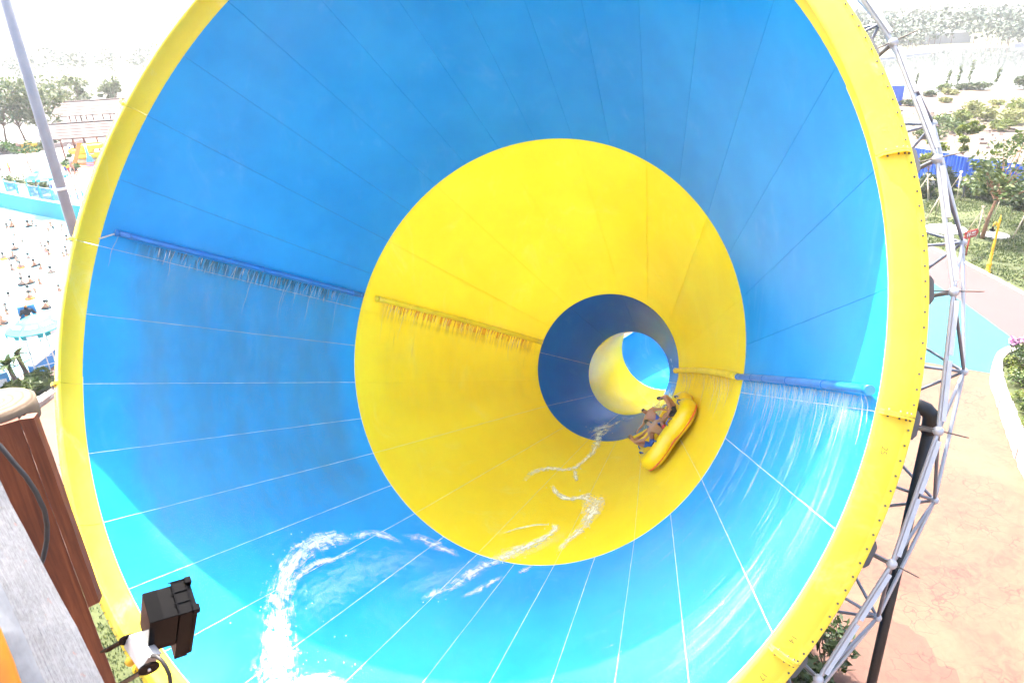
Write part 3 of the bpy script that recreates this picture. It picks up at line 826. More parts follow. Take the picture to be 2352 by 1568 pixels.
def foam(px, widths, mat_, label, h=0.05, nw=16, sub=14, fade=(0.12, 0.12), drops=0):
    q = [hit(*p) for p in px]
    if mat_ is not F_BIG: widths = [w * 2.0 for w in widths]; h *= 0.5
    # unwrap phi
    qq = [(t, ph if ph > 0 else ph + 360) for t, ph in q]
    C = []; Wd = []
    for i in range(len(qq) - 1):
        for k in range(sub):
            f = k / sub; C.append((qq[i][0] * (1 - f) + qq[i + 1][0] * f, qq[i][1] * (1 - f) + qq[i + 1][1] * f)); Wd.append(widths[i] * (1 - f) + widths[i + 1] * f)
    C.append(qq[-1]); Wd.append(widths[-1])
    for _ in range(6):
        C = [C[0]] + [((C[i - 1][0] + C[i][0] * 2 + C[i + 1][0]) / 4, (C[i - 1][1] + C[i][1] * 2 + C[i + 1][1]) / 4) for i in range(1, len(C) - 1)] + [C[-1]]
    mb = MB(); vs, fs, uv, ed = [], [], [], []; s_ = 0.0; n = len(C)
    for i in range(n):
        t, ph = C[i]; r = rad_at(t)
        t2, ph2 = C[min(i + 1, n - 1)]; t1, ph1 = C[max(i - 1, 0)]
        dx, dy = t2 - t1, R(ph2 - ph1) * r; l = math.hypot(dx, dy) or 1
        nx, ny = -dy / l, dx / l; s_ += l / 2
        for k in range(nw + 1):
            v = -1 + 2 * k / nw
            w = Wd[i] * v
            tt = t + nx * w; pp = ph + math.degrees(ny * w / r)
            hh = 0.035 + h * (1 - v * v) * (0.6 + 0.8 * abs(noise.noise((s_ * 2.5, v * 2, 5)))) + 0.25 * h * noise.noise((s_ * 7, v * 5, 1))
            vs.append(cone(max(0.02, tt), pp, max(0.03, hh))); uv.append((s_, v))
            fi = i / (n - 1); ed.append(min(1, fi / max(fade[0], 1e-3), (1 - fi) / max(fade[1], 1e-3)))
    w_ = nw + 1
    for i in range(n - 1):
        for k in range(nw): fs.append((i * w_ + k, i * w_ + k + 1, (i + 1) * w_ + k + 1, (i + 1) * w_ + k))
    mb.add(vs, fs, 0, True); mb.uv = uv
    rng = random.Random(len(px) * 31 + drops)
    nd = len(mb.v)
    for _ in range(drops):
        i = rng.randrange(n); t, ph = C[i]; r = rad_at(t)
        a_ = rng.gauss(0, 0.75) * Wd[i]; b_ = rng.gauss(0, 0.5) * Wd[i]
        c = cone(max(0.05, t + a_), ph + math.degrees(b_ / r), rng.uniform(0.04, 0.04 + h * 1.6))
        mb.sphere(c, rng.uniform(0.006, 0.02), nu=5, nv=3, sc=(1, 1, rng.uniform(0.6, 1.6)))
    mb.uv = uv + [(0.3, 0.0)] * (len(mb.v) - nd)
    o = mb.build('foam', mat_)
    ca = o.data.color_attributes.new('edge', 'FLOAT_COLOR', 'POINT')
    ed += [1.0] * (len(mb.v) - nd)
    for i, e in enumerate(ed): ca.data[i].color = (e, e, e, 1)
    return tag(o, label, 'foam', kind='stuff')
F_SHEET = foam_mat('clear_sheet', (0.55, 0.82, 0.9), 0.26, 0.34)
def zp(X, Y, x0, y0, s): return ((x0 + X / s) * 0.5742, (y0 + Y / s) * 0.5742)
za = lambda X, Y: zp(X, Y, 900, 1900, 1.47)
zb = lambda X, Y: zp(X, Y, 2000, 1100, 1.742)
foam([za(300, 1330), za(300, 1120), za(305, 900), za(310, 740), za(345, 600), za(420, 480), za(520, 410), za(640, 385), za(740, 400)],
     [0.95, 0.85, 0.72, 0.62, 0.64, 0.68, 0.60, 0.5, 0.3], F_BIG, 'thick band of white foam churning at the bottom left of the funnel', 0.12, 20, 14, (0.02, 0.12), 60)
foam([za(330, 1340), za(430, 1270), za(560, 1240), za(700, 1260)], [0.8, 0.7, 0.6, 0.45], F_BIG, 'spreading sheet of white spray at the lower edge beside the foam band', 0.08, 16, 12, (0.02, 0.3), 30)
foam([za(340, 760), za(420, 600), za(540, 520), za(640, 500), za(780, 440)], [0.06, 0.12, 0.12, 0.10, 0.05], F_THIN, 'thin inner edge of foam curling inside the foam band', 0.05, 8)
foam([za(720, 370), za(850, 345), za(930, 360), za(1050, 410)], [0.14, 0.13, 0.14, 0.08], F_THIN, 'wispy foam trail reaching right from the foam band', 0.04, 10, 14, (0.2, 0.3))
foam([za(1030, 355), za(1130, 375), za(1230, 415), za(1320, 455), za(1380, 495)], [0.08, 0.17, 0.2, 0.14, 0.05], F_THIN, 'foam streak on the blue wall below the yellow ring', 0.04, 10, 14, (0.2, 0.25))
foam([za(1140, 745), za(1230, 705), za(1330, 675), za(1420, 600), za(1520, 545), za(1620, 505)], [0.09, 0.17, 0.16, 0.24, 0.2, 0.14], F_THIN, 'foam crest crossing the blue bottom towards the yellow ring', 0.05, 10, 14, (0.15, 0.05), 12)
foam([za(1380, 730), za(1480, 690), za(1560, 640), za(1640, 600)], [0.07, 0.13, 0.12, 0.08], F_THIN, 'faint second foam line beside the crest on the blue bottom', 0.03, 8, 12, (0.2, 0.3))
foam([za(1720, 585), za(1770, 560), za(1830, 530)], [0.10, 0.14, 0.06], F_THIN, 'small foam patch just under the bottom of the yellow ring', 0.03, 8, 12, (0.2, 0.3))
foam([za(1600, 505), za(1700, 465), za(1780, 425), za(1890, 370), za(1950, 325), za(1915, 290)], [0.16, 0.22, 0.2, 0.16, 0.16, 0.08], F_YEL, 'pale foam tongue low on the yellow ring', 0.05, 10, 14, (0.05, 0.2), 12)
foam([za(1950, 470), za(2000, 410), za(2080, 345), za(2120, 290), za(2165, 230), za(2175, 175), za(2110, 140), za(2010, 150), za(1940, 110), za(1925, 60)],
     [0.12, 0.14, 0.18, 0.26, 0.34, 0.34, 0.24, 0.12, 0.1, 0.06], F_YEL, 'hook shaped white foam crest on the yellow ring below the throat', 0.07, 12, 14, (0.12, 0.1), 12)
foam([za(1620, 350), za(1720, 320), za(1820, 300), za(1910, 295)], [0.05, 0.06, 0.06, 0.05], F_YEL, 'faint foam thread on the lower left of the yellow ring', 0.02, 8, 12, (0.3, 0.1))
foam([zb(800, 1050), zb(720, 1090), zb(690, 1120), zb(675, 1190), zb(640, 1250), zb(590, 1300), zb(520, 1355), zb(430, 1365), zb(330, 1350), zb(220, 1385), zb(150, 1450)],
     [0.3, 0.28, 0.22, 0.16, 0.12, 0.11, 0.12, 0.11, 0.12, 0.11, 0.08], F_YEL, 'long foam trail running from the throat down the yellow ring', 0.05, 10, 12, (0.1, 0.15), 12)
foam([zb(520, 1365), zb(530, 1410), zb(535, 1450)], [0.06, 0.09, 0.05], F_YEL, 'short foam spur hanging from the long trail on yellow', 0.03, 8, 12, (0.1, 0.3))
foam([zb(610, 1110), zb(700, 1075), zb(800, 1045), zb(860, 1010)], [0.16, 0.2, 0.16, 0.08], F_THIN, 'white water tumbling over the lip of the dark blue throat', 0.05, 10, 12, (0.2, 0.3), 12)

foam([za(430, 900), za(560, 700), za(800, 560), za(1050, 500), za(1300, 560)], [0.5, 0.6, 0.55, 0.45, 0.3], F_SHEET, 'clear sheet of water curving inside the foam band', 0.03, 14, 14, (0.2, 0.3))
foam([za(950, 740), za(1200, 640), za(1450, 560), za(1650, 470), za(1850, 420), za(2060, 330)], [0.2, 0.35, 0.4, 0.35, 0.3, 0.2], F_SHEET, 'clear sheet of water along the foam crest', 0.02, 14, 14, (0.2, 0.3))

# ---------------------------------------------------------------- people
M_SKIN = simple('tanned_skin', (0.42, 0.18, 0.095), 0.5, var=0.12, scale=6)
M_SKINL = simple('light_skin', (0.36, 0.20, 0.135), 0.5, var=0.1, scale=6)
M_HAIR = simple('black_hair', (0.012, 0.010, 0.010), 0.5)
M_HAIRS = simple('cropped_hair', (0.13, 0.07, 0.045), 0.6)
def cloth(name, c): return simple(name, c, 0.8, var=0.15, scale=12)
M_CBLUE = cloth('blue_cloth', (0.03, 0.10, 0.42)); M_CRED = cloth('red_cloth', (0.6, 0.05, 0.06)); M_CPINK = cloth('pink_cloth', (0.75, 0.12, 0.4))
M_CBLACK = cloth('black_cloth', (0.015, 0.015, 0.02)); M_CGREY = cloth('grey_cloth', (0.42, 0.40, 0.37)); M_CWHITE = cloth('white_cloth', (0.75, 0.75, 0.75))
M_CORANGE = cloth('orange_cloth', (0.8, 0.2, 0.03)); M_CYEL = cloth('yellow_cloth', (0.8, 0.65, 0.05)); M_CLIME = cloth('lime_cloth', (0.45, 0.7, 0.08)); M_CTROU = cloth('dark_trousers', (0.05, 0.055, 0.06))
STAND = dict(pel=(0, 0, .93), bel=(0, .01, 1.10), che=(0, -.01, 1.32), nec=(0, 0, 1.50), hea=(0, .03, 1.60), top=(0, .02, 1.70),
             sh=(.18, 0, 1.42), el=(.27, -.03, 1.14), wr=(.28, .08, .90), ha=(.27, .12, .82),
             hi=(.10, 0, .86), kn=(.11, .03, .48), an=(.11, -.02, .08), to=(.13, .14, .04))
SIT = dict(pel=(0, 0, .14), bel=(0, -.06, .30), che=(0, -.15, .52), nec=(0, -.17, .70), hea=(0, -.13, .80), top=(0, -.12, .92),
           sh=(.19, -.15, .62), el=(.36, -.02, .40), wr=(.42, .20, .34), ha=(.43, .28, .33),
           hi=(.10, .06, .12), kn=(.16, .42, .34), an=(.12, .74, .10), to=(.14, .86, .16))
RADII = dict(pel=.145, bel=.125, che=.155, nec=.055, hea=.088, top=.072, sh=.07, el=.045, wr=.030, ha=.036, hi=.09, kn=.058, an=.038, to=.034)
def person_mesh(pose, over=None, scale=1.0, fingers=False, slim=1.0):
    """one continuous skinned body; over = {joint_L / joint_R: position} for uneven poses"""
    J = dict(pose); over = over or {}
    vs, rad, idx = [], [], {}
    def addv(k, p, r): idx[k] = len(vs); vs.append(Vector(p) * scale); rad.append(r * scale)
    for k in ('pel', 'bel', 'che', 'nec', 'hea', 'top'): addv(k, over.get(k, J[k]), RADII[k] * (slim if k in ('pel', 'bel', 'che') else 1))
    ed = [('pel', 'bel'), ('bel', 'che'), ('che', 'nec'), ('nec', 'hea'), ('hea', 'top')]
    for s_, m_ in (('L', -1), ('R', 1)):
        for k in ('sh', 'el', 'wr', 'ha', 'hi', 'kn', 'an', 'to'):
            p = over.get(k + s_, (J[k][0] * m_, J[k][1], J[k][2])); addv(k + s_, p, RADII[k])
        ed += [('che', 'sh' + s_), ('sh' + s_, 'el' + s_), ('el' + s_, 'wr' + s_), ('wr' + s_, 'ha' + s_), ('pel', 'hi' + s_), ('hi' + s_, 'kn' + s_), ('kn' + s_, 'an' + s_), ('an' + s_, 'to' + s_)]
        if fingers:
            w, h = vs[idx['wr' + s_]] / scale, vs[idx['ha' + s_]] / scale
            d = (h - w).normalized(); sd = d.cross(Vector((0, 0, 1))); sd = sd.normalized() if sd.length > .1 else Vector((1, 0, 0))
            for q, (o_, L) in enumerate(((-.030, .055), (-.010, .068), (.010, .062), (.029, .046))):
                b = h + sd * o_ * 1.2; addv('f%d' % q + s_, b + d * L * .5, .011); addv('g%d' % q + s_, b + d * L * .8 - Vector((0, 0, L * .5)), .009)
                ed += [('ha' + s_, 'f%d' % q + s_), ('f%d' % q + s_, 'g%d' % q + s_)]
            addv('t' + s_, h - d * .02 - sd * m_ * .05, .011); addv('u' + s_, h + d * .015 - sd * m_ * .068, .009)
            ed += [('ha' + s_, 't' + s_), ('t' + s_, 'u' + s_)]
    me = bpy.data.meshes.new('tmp'); me.from_pydata(vs, [(idx[a], idx[b]) for a, b in ed], [])
    tmp = bpy.data.objects.new('tmp', me); col.objects.link(tmp)
    tmp.modifiers.new('s', 'SKIN'); sd_ = tmp.modifiers.new('b', 'SUBSURF'); sd_.levels = 1; sd_.render_levels = 1
    for i, r in enumerate(rad): me.skin_vertices[0].data[i].radius = (r, r)
    me.skin_vertices[0].data[0].use_root = True
    dg = bpy.context.evaluated_depsgraph_get()
    out = bpy.data.meshes.new_from_object(tmp.evaluated_get(dg))
    bpy.data.objects.remove(tmp)
    out.polygons.foreach_set('use_smooth', [True] * len(out.polygons))
    return out, {k: vs[i] for k, i in idx.items()}
def dress(me, J, skin, hair, shorts=None, shirt=None, trousers=None, scale=1.0, longhair=False):
    me.materials.clear()
    mats = [skin, hair, shorts or skin, shirt or skin, trousers or shorts or skin]
    for m in mats: me.materials.append(m)
    face = (J['hea'] - J['nec']); up = (J['top'] - J['hea']).normalized()
    fwd = (J['kn' + 'L'] + J['kn' + 'R']) / 2 - J['pel']; fwd = (fwd - fwd.dot(up) * up); fwd = fwd.normalized() if fwd.length > .1 else Vector((0, 1, 0))
    if abs(fwd.dot(up)) > .5: fwd = Vector((0, 1, 0))
    def segd(p, a, b):
        ab = b - a; t = max(0, min(1, (p - a).dot(ab) / max(ab.length_squared, 1e-9))); return (p - a - ab * t).length, t
    for pg in me.polygons:
        p = pg.center; best = (9, None, 0)
        for a, b in (('pel', 'bel'), ('bel', 'che'), ('che', 'nec'), ('nec', 'hea'), ('hea', 'top'), ('shL', 'elL'), ('shR', 'elR'), ('elL', 'wrL'), ('elR', 'wrR'), ('wrL', 'haL'), ('wrR', 'haR'),
                     ('hiL', 'knL'), ('hiR', 'knR'), ('knL', 'anL'), ('knR', 'anR'), ('anL', 'toL'), ('anR', 'toR'), ('che', 'shL'), ('che', 'shR'), ('pel', 'hiL'), ('pel', 'hiR')):
            d, t = segd(p, J[a], J[b]); d /= {'pel': .15, 'bel': .14, 'che': .15}.get(a, .08)
            if d < best[0]: best = (d, a, t)
        a, t = best[1], best[2]; mi = 0
        if a in ('nec', 'hea'):
            q = p - J['hea']; f = q.dot(fwd); u = q.dot(up)
            if a == 'hea' or (a == 'nec' and t > .55):
                if u > .055 * scale or f < (-.02 if not longhair else .0) * scale: mi = 1
            if longhair and a == 'nec' and f < 0: mi = 1
        elif a == 'pel': mi = 2
        elif a in ('hiL', 'hiR'): mi = 2 if t < .6 or trousers else 0
        elif a in ('knL', 'knR'): mi = 4 if trousers else 0
        elif a in ('anL', 'anR'): mi = 1 if trousers else 0
        elif a in ('bel', 'che', 'shL', 'shR'): mi = 3
        elif a in ('elL', 'elR') and trousers: mi = 3
        if trousers and mi == 2: mi = 4
        pg.material_index = mi
    return me

# ---------------------------------------------------------------- raft with four riders
M_RAFT = simple('raft_vinyl', (0.90, 0.60, 0.005), 0.28, var=0.06, scale=2, coat=0.3)
M_RAFTS = simple('raft_orange_seam', (0.72, 0.10, 0.005), 0.4)
rt, rph = hit(1555, 1003)
rn = cone_n(rt, rph); ra = (cone(rt, rph + 2) - cone(rt, rph)).normalized(); ra = (ra - ra.dot(rn) * rn).normalized(); rb = rn.cross(ra)
rc = cone(rt, rph) + rn * 0.10
RM = Matrix(((ra.x, rb.x, rn.x, rc.x), (ra.y, rb.y, rn.y, rc.y), (ra.z, rb.z, rn.z, rc.z), (0, 0, 0, 1)))
raft = thing('raft', tuple(rc), 'yellow inflatable cloverleaf raft riding up the right yellow wall', 'raft')
RM = RM @ Matrix.Scale(0.93, 4)
raft.matrix_basis = RM
def clover(a, o=0.0): return 1.12 + o + 0.19 * math.cos(4 * a + math.pi)
def ring_tube(name, z, rr, o, mat_, n=72, k=14):
    mb = MB(); vs, fs = [], []
    for i in range(n):
        a = 2 * math.pi * i / n; a2 = a + 0.01
        p = Vector((clover(a, o) * math.cos(a), clover(a, o) * math.sin(a), z)); p2 = Vector((clover(a2, o) * math.cos(a2), clover(a2, o) * math.sin(a2), z))
        t = (p2 - p).normalized(); nrm = Vector((t.y, -t.x, 0))
        for j in range(k):
            b = 2 * math.pi * j / k; vs.append(p + rr * (math.cos(b) * nrm + math.sin(b) * Vector((0, 0, 1))))
    for i in range(n):
        for j in range(k):
            i2, j2 = (i + 1) % n, (j + 1) % k; fs.append((i * k + j, i2 * k + j, i2 * k + j2, i * k + j2))
    mb.add(vs, fs, 0, True)
    return mb.build(name, mat_, raft)
ring_tube('tube', 0.29, 0.29, 0.0, M_RAFT)
ring_tube('seam_strip', 0.15, 0.030, 0.262, M_RAFTS, k=6)
mb = MB(); mb.add([(clover(2 * math.pi * i / 48) * math.cos(2 * math.pi * i / 48), clover(2 * math.pi * i / 48) * math.sin(2 * math.pi * i / 48), 0.06) for i in range(48)], [tuple(range(48))]); mb.build('floor', M_RAFT, raft)
for i in range(8):
    a = R(45 * i + 22); p = Vector((clover(a) * math.cos(a), clover(a) * math.sin(a), 0.575)); t = Vector((-math.sin(a), math.cos(a), 0))
    mb = MB(); mb.tube([p - t * .13 - Vector((0, 0, .02)), p - t * .09 + Vector((0, 0, .07)), p + t * .09 + Vector((0, 0, .07)), p + t * .13 - Vector((0, 0, .02))], 0.022, 6); mb.build('handle', M_CBLUE, raft)
NEAR = 88 if rb.dot(CAM - rc) > 0 else -88
riders = [  # angle, skin, hair, shorts, shirt, label, pose changes, long hair
    (4, M_SKIN, M_HAIRS, M_CBLUE, None, 'bare chested person with cropped hair at the low end of the raft', dict(elL=(-.34, .10, .48), wrL=(-.24, .38, .46), haL=(-.22, .46, .46), elR=(.33, .12, .46), wrR=(.30, .40, .42), haR=(.29, .48, .42)), False),
    (NEAR, M_SKINL, M_HAIR, M_CRED, None, 'dark haired person in red swimwear on the raft facing away', dict(hea=(0, -.04, .79), top=(0, .02, .90)), True),
    (-NEAR, M_SKIN, M_HAIR, M_CBLUE, None, 'bare chested smiling person in the middle of the raft with arms spread', dict(elL=(-.36, -.05, .42), wrL=(-.48, .10, .26), haL=(-.50, .17, .22), elR=(.40, -.04, .58), wrR=(.62, .02, .62), haR=(.70, .04, .62)), False),
    (172, M_SKIN, M_HAIR, M_CBLACK, None, 'bare backed person at the high end of the raft leaning in', dict(hea=(.03, .02, .80), top=(.04, .07, .90)), False)]
for ang, sk, hr, sh, st, lab, ov, lh in riders:
    me, J = person_mesh(SIT, ov, 1.0, fingers=True, slim=0.9 if lh else 1.0)
    dress(me, J, sk, hr, sh, st, longhair=lh)
    o = bpy.data.objects.new('person', me); col.objects.link(o)
    a = R(ang)
    o.matrix_basis = RM @ Matrix.Translation((0.74 * math.cos(a), 0.74 * math.sin(a), 0.30)) @ Matrix.Rotation(a + math.pi / 2, 4, 'Z')
    tag(o, lab, 'person', 'riders on the raft')

# ---------------------------------------------------------------- vegetation
L_DARK = island('leaf_dark', (0.014, 0.03, 0.007), (0.03, 0.055, 0.012), (0.06, 0.095, 0.02), trans=0.25)
L_MID = island('leaf_mid', (0.028, 0.055, 0.01), (0.065, 0.105, 0.02), (0.13, 0.17, 0.04), trans=0.25)
L_LIME = island('leaf_lime', (0.055, 0.085, 0.01), (0.12, 0.16, 0.02), (0.20, 0.22, 0.045), trans=0.3)
L_PALE = island('leaf_willow', (0.06, 0.085, 0.03), (0.12, 0.15, 0.06), (0.20, 0.22, 0.11), trans=0.25)
L_FLOW = island('flower_pink', (0.45, 0.16, 0.32), (0.65, 0.3, 0.5), (0.75, 0.5, 0.65))
L_FAR = island('far_leaf', (0.04, 0.065, 0.04), (0.07, 0.10, 0.06), (0.11, 0.14, 0.085))
L_GRASS = island('grass_blade', (0.02, 0.042, 0.006), (0.05, 0.085, 0.012), (0.11, 0.13, 0.028), trans=0.2)
L_DRY = island('dry_grass', (0.09, 0.11, 0.02), (0.18, 0.20, 0.045), (0.26, 0.24, 0.08), trans=0.2)
M_BARK = simple('bark', (0.14, 0.09, 0.06), 0.9, var=0.4, scale=8, bmp=0.5)
M_BARKR = simple('reddish_bark', (0.25, 0.13, 0.075), 0.9, var=0.35, scale=8, bmp=0.4)
M_STAKE = simple('bamboo_stake', (0.55, 0.46, 0.34), 0.7, var=0.2)
def leafcloud(mb, c, rx, rz_, n, size, rng, m=0, droop=0.0, aspect=2.0, shell=0.35):
    for _ in range(n):
        while True:
            p = Vector((rng.uniform(-1, 1), rng.uniform(-1, 1), rng.uniform(-1, 1)))
            if shell < p.length < 1: break
        p = Vector((p.x * rx, p.y * rx, p.z * rz_)) + c
        u = Vector((rng.gauss(0, 1), rng.gauss(0, 1), rng.gauss(0, .6) - droop)).normalized()
        v = u.cross(Vector((rng.gauss(0, 1), rng.gauss(0, 1), rng.gauss(0, 1)))).normalized()
        s_ = size * rng.uniform(.6, 1.4); a = u * s_ * aspect / 2; b = v * s_ / 2
        mb.add([p - a, p + b * .9 - a * .1, p + a, p - b * .9 - a * .1], [(0, 1, 2, 3)], m)
def limb(mb, a, b, r0, r1, rng, bend=.12, n=5):
    P, L = [], (b - a).length
    o = Vector((rng.gauss(0, 1), rng.gauss(0, 1), rng.gauss(0, .4))) * bend * L
    for i in range(n + 1):
        f = i / n; P.append(a * (1 - f) + b * f + o * math.sin(math.pi * f))
    mb.tube(P, [r0 + (r1 - r0) * i / n for i in range(n + 1)], 7, caps=False)
def tree(name, base, h, cr, label, leaf, seed, trunk_h=.4, clumps=14, leaves=90, size=.22, bark=None, lean=(0, 0), group=None, droop=0.0, flat=.75, tr=.09, cat='tree'):
    rng = random.Random(seed)
    o = thing(name, tuple(base), label, cat, group)
    tk, cw = MB(), MB()
    fork = Vector((lean[0] * .5, lean[1] * .5, h * trunk_h))
    tk.tube([Vector((0, 0, -.1)), Vector((lean[0] * .15, lean[1] * .15, h * trunk_h * .5)), fork], [tr * 1.35, tr, tr * .8], 9)
    ctop = Vector((lean[0], lean[1], h * (trunk_h + (1 - trunk_h) * .5)))
    for i in range(clumps):
        a = 2 * math.pi * i / clumps + rng.uniform(-.5, .5); e = rng.uniform(.2, 1)
        rr = cr * rng.uniform(.35, .95)
        z = h * (trunk_h + (1 - trunk_h) * rng.uniform(.15, .93))
        k = math.sqrt(max(.08, 1 - ((z - ctop.z) / (h * (1 - trunk_h) * .62)) ** 2))
        c = Vector((lean[0] + math.cos(a) * rr * k, lean[1] + math.sin(a) * rr * k, z))
        limb(tk, fork + Vector((0, 0, rng.uniform(-.1, .25) * h * .3)), c, tr * .42, tr * .08, rng)
        q = cr * rng.uniform(.22, .42)
        leafcloud(cw, c, q, q * flat, int(leaves * rng.uniform(.6, 1.3)), size, rng, 0, droop)
    tk.build('trunk', bark or M_BARK, o); cw.build('crown', leaf, o)
    return o
def bush(name, base, r, h, label, leaf, seed, n=500, size=.12, droop=0, aspect=2.0, cat='shrub', group=None, stems=6, extra=None):
    rng = random.Random(seed)
    o = thing(name, tuple(base), label, cat, group)
    st, fo = MB(), MB()
    for i in range(stems):
        a = rng.uniform(0, 6.28); limb(st, Vector((0, 0, 0)), Vector((math.cos(a) * r * .6, math.sin(a) * r * .6, h * rng.uniform(.5, .85))), .025, .008, rng)
    for i in range(7):
        a = rng.uniform(0, 6.28); rr = r * rng.uniform(.1, .65)
        leafcloud(fo, Vector((math.cos(a) * rr, math.sin(a) * rr, h * rng.uniform(.35, .72))), r * .5, h * .34, n // 7, size, rng, 0, droop, aspect, 0.2)
    st.build('stem', M_BARK, o); fo.build('foliage', leaf, o)
    if extra:
        fl_ = MB()
        for i in range(9):
            a = rng.uniform(0, 6.28); rr = r * rng.uniform(.3, .95)
            leafcloud(fl_, Vector((math.cos(a) * rr, math.sin(a) * rr, h * rng.uniform(.7, 1.1))), .12, .2, 60, .07, rng)
        fl_.build('flower', extra, o)
    return o

# lawn blades (uncountable)
def blades(name, poly, n, h, mat_, seed, label, z0=0.02, w=.02, keep=None):
    rng = random.Random(seed); mb = MB()
    xs = [p[0] for p in poly]; ys = [p[1] for p in poly]
    def inside(x, y):
        c = False; j = len(poly) - 1
        for i in range(len(poly)):
            if (poly[i][1] > y) != (poly[j][1] > y) and x < (poly[j][0] - poly[i][0]) * (y - poly[i][1]) / (poly[j][1] - poly[i][1]) + poly[i][0]: c = not c
            j = i
        return c
    k = 0
    while k < n:
        x, y = rng.uniform(min(xs), max(xs)), rng.uniform(min(ys), max(ys))
        if not inside(x, y): continue
        k += 1
        g = noise.noise((x * .35, y * .35, seed)) + .5 * noise.noise((x * 1.3, y * 1.3, seed))
        if g < -.28 and rng.random() < .8: continue
        hh = h * rng.uniform(.5, 1.3) * (1 + .6 * g); a = rng.uniform(0, 6.28); l = rng.uniform(.2, .8) * hh
        d = Vector((math.cos(a), math.sin(a), 0)); sd = Vector((-d.y, d.x, 0)) * w * rng.uniform(.6, 1.4)
        b = Vector((x, y, z0)); t = b + d * l + Vector((0, 0, hh))
        mb.add([b - sd, b + sd, t], [(0, 1, 2)])
    o = mb.build(name, mat_); return tag(o, label, 'grass', kind='stuff')
blades('lawn_grass', [(p[0], p[1]) for p in [(29.8, 48.0), (30.3, 38.6), (36, 33), (50, 40), (46, 55), (41.5, 60), (39, 66), (34, 66), (28, 56)]], 60000, .10, L_GRASS, 3, 'mown green lawn beside the pink path', w=.035)
blades('lawn_grass', lawn2, 30000, .09, L_GRASS, 5, 'green lawn on the ground below the floodlight', z0=.028, w=.018)

# sandy waste land beyond the fence: scrub and broken rock
rng = random.Random(77)
M_ROCK = simple('broken_rock', (0.20, 0.15, 0.12), 0.95, var=0.3, scale=2, bmp=0.3)
mb = MB()
for _ in range(420):
    f = rng.random(); x = 52 + f * 55 + rng.gauss(0, 3); y = 98 + rng.gauss(0, 9) - f * 4
    s_ = rng.uniform(.12, .55)
    c = Vector((x, y, s_ * .2)); rot = Matrix.Rotation(rng.uniform(0, 6.28), 3, 'Z') @ Matrix.Rotation(rng.uniform(-.4, .4), 3, 'X')
    mb.box(c, (s_ * rng.uniform(.8, 2), s_ * rng.uniform(.7, 1.4), s_ * .7), rot=rot, top=rng.uniform(.5, .9))
tag(mb.build('rubble', M_ROCK), 'scattered broken rocks on the sandy waste land', 'rocks', kind='stuff')
scrub = [((2240, 268), 2.4, 2.2, L_DRY, 'tallest dry yellow clump in the middle of the sand'), ((2205, 280), 2.0, 1.6, L_LIME, 'lime green clump left of the tallest dry clump'), ((2265, 278), 1.8, 1.8, L_DRY, 'dry clump just right of the tallest one'),
         ((2160, 290), 1.6, 1.6, L_MID, 'green bush on the sand right beside the steel frame'), ((2190, 305), 2.4, 2.0, L_MID, 'broad green bush behind the slender young tree'), ((2150, 318), 1.8, 1.5, L_MID, 'green bush behind the steel frame above the fence'),
         ((2330, 285), 2.2, 2.0, L_DRY, 'dry clump above the crown of the big lawn tree'), ((2350, 262), 3.0, 2.4, L_LIME, 'wide lime green clump on the sand at the right edge'), ((2230, 205), 2.0, 1.4, L_DARK, 'dark bush on the near lake shore below the tallest sapling'),
         ((2255, 207), 2.2, 1.5, L_DARK, 'widest dark bush on the near lake shore'), ((2205, 207), 1.2, 1.0, L_MID, 'small green bush on the near lake shore left of the dark pair'), ((2165, 208), 1.6, 1.3, L_MID, 'green bush on the near lake shore nearest the steel frame'),
         ((2120, 318), 1.5, 1.4, L_MID, 'green bush between yellow rim and steel frame above the fence'), ((2135, 222), 1.2, 1.0, L_DARK, 'small dark bush right of the steel frame near the shore'), ((2185, 218), 1.5, 1.1, L_DRY, 'pale dry tuft below the lake shore bushes'),
         ((2092, 243), 1.6, 1.0, L_DARK, 'dark bush at the foot of the separate blue panel'), ((2300, 300), 1.6, 1.4, L_LIME, 'lime green bush just above the crown of the lawn tree'), ((2350, 205), 2.2, 2.6, L_DARK, 'tall dark bush on the lake shore at the right edge'),
         ((2170, 235), 1.3, .7, L_DRY, 'low dry tuft on the sand left of the rocks'), ((2290, 240), 1.5, .6, L_DRY, 'low dry tuft among the rocks')]
for i, (px, r, h, lf, lb_) in enumerate(scrub):
    bush('scrub_bush', gp(*px), r, h, lb_, lf, 200 + i, 420, .22, aspect=3.0, group='scrub bushes on the waste land')
for i, (px, h) in enumerate((((2222, 205), 5.2), ((2285, 203), 3.6), ((2172, 207), 3.6), ((2098, 215), 3.4), ((2196, 207), 4.2))):
    b = gp(*px); rg = random.Random(400 + i)
    o = thing('poplar_sapling', tuple(b), 'thin upright sapling on the near lake shore', 'tree', 'saplings on the lake shore')
    a_, c_ = MB(), MB(); a_.tube([(0, 0, 0), (.25, 0, h)], [.05, .015], 6); a_.build('trunk', M_BARK, o)
    for q in range(9): leafcloud(c_, Vector((.25 * q / 9 + rg.gauss(0, .08), rg.gauss(0, .08), h * (.3 + .7 * q / 9))), .28, .35, 16, .2, rg)
    c_.build('crown', L_MID, o)

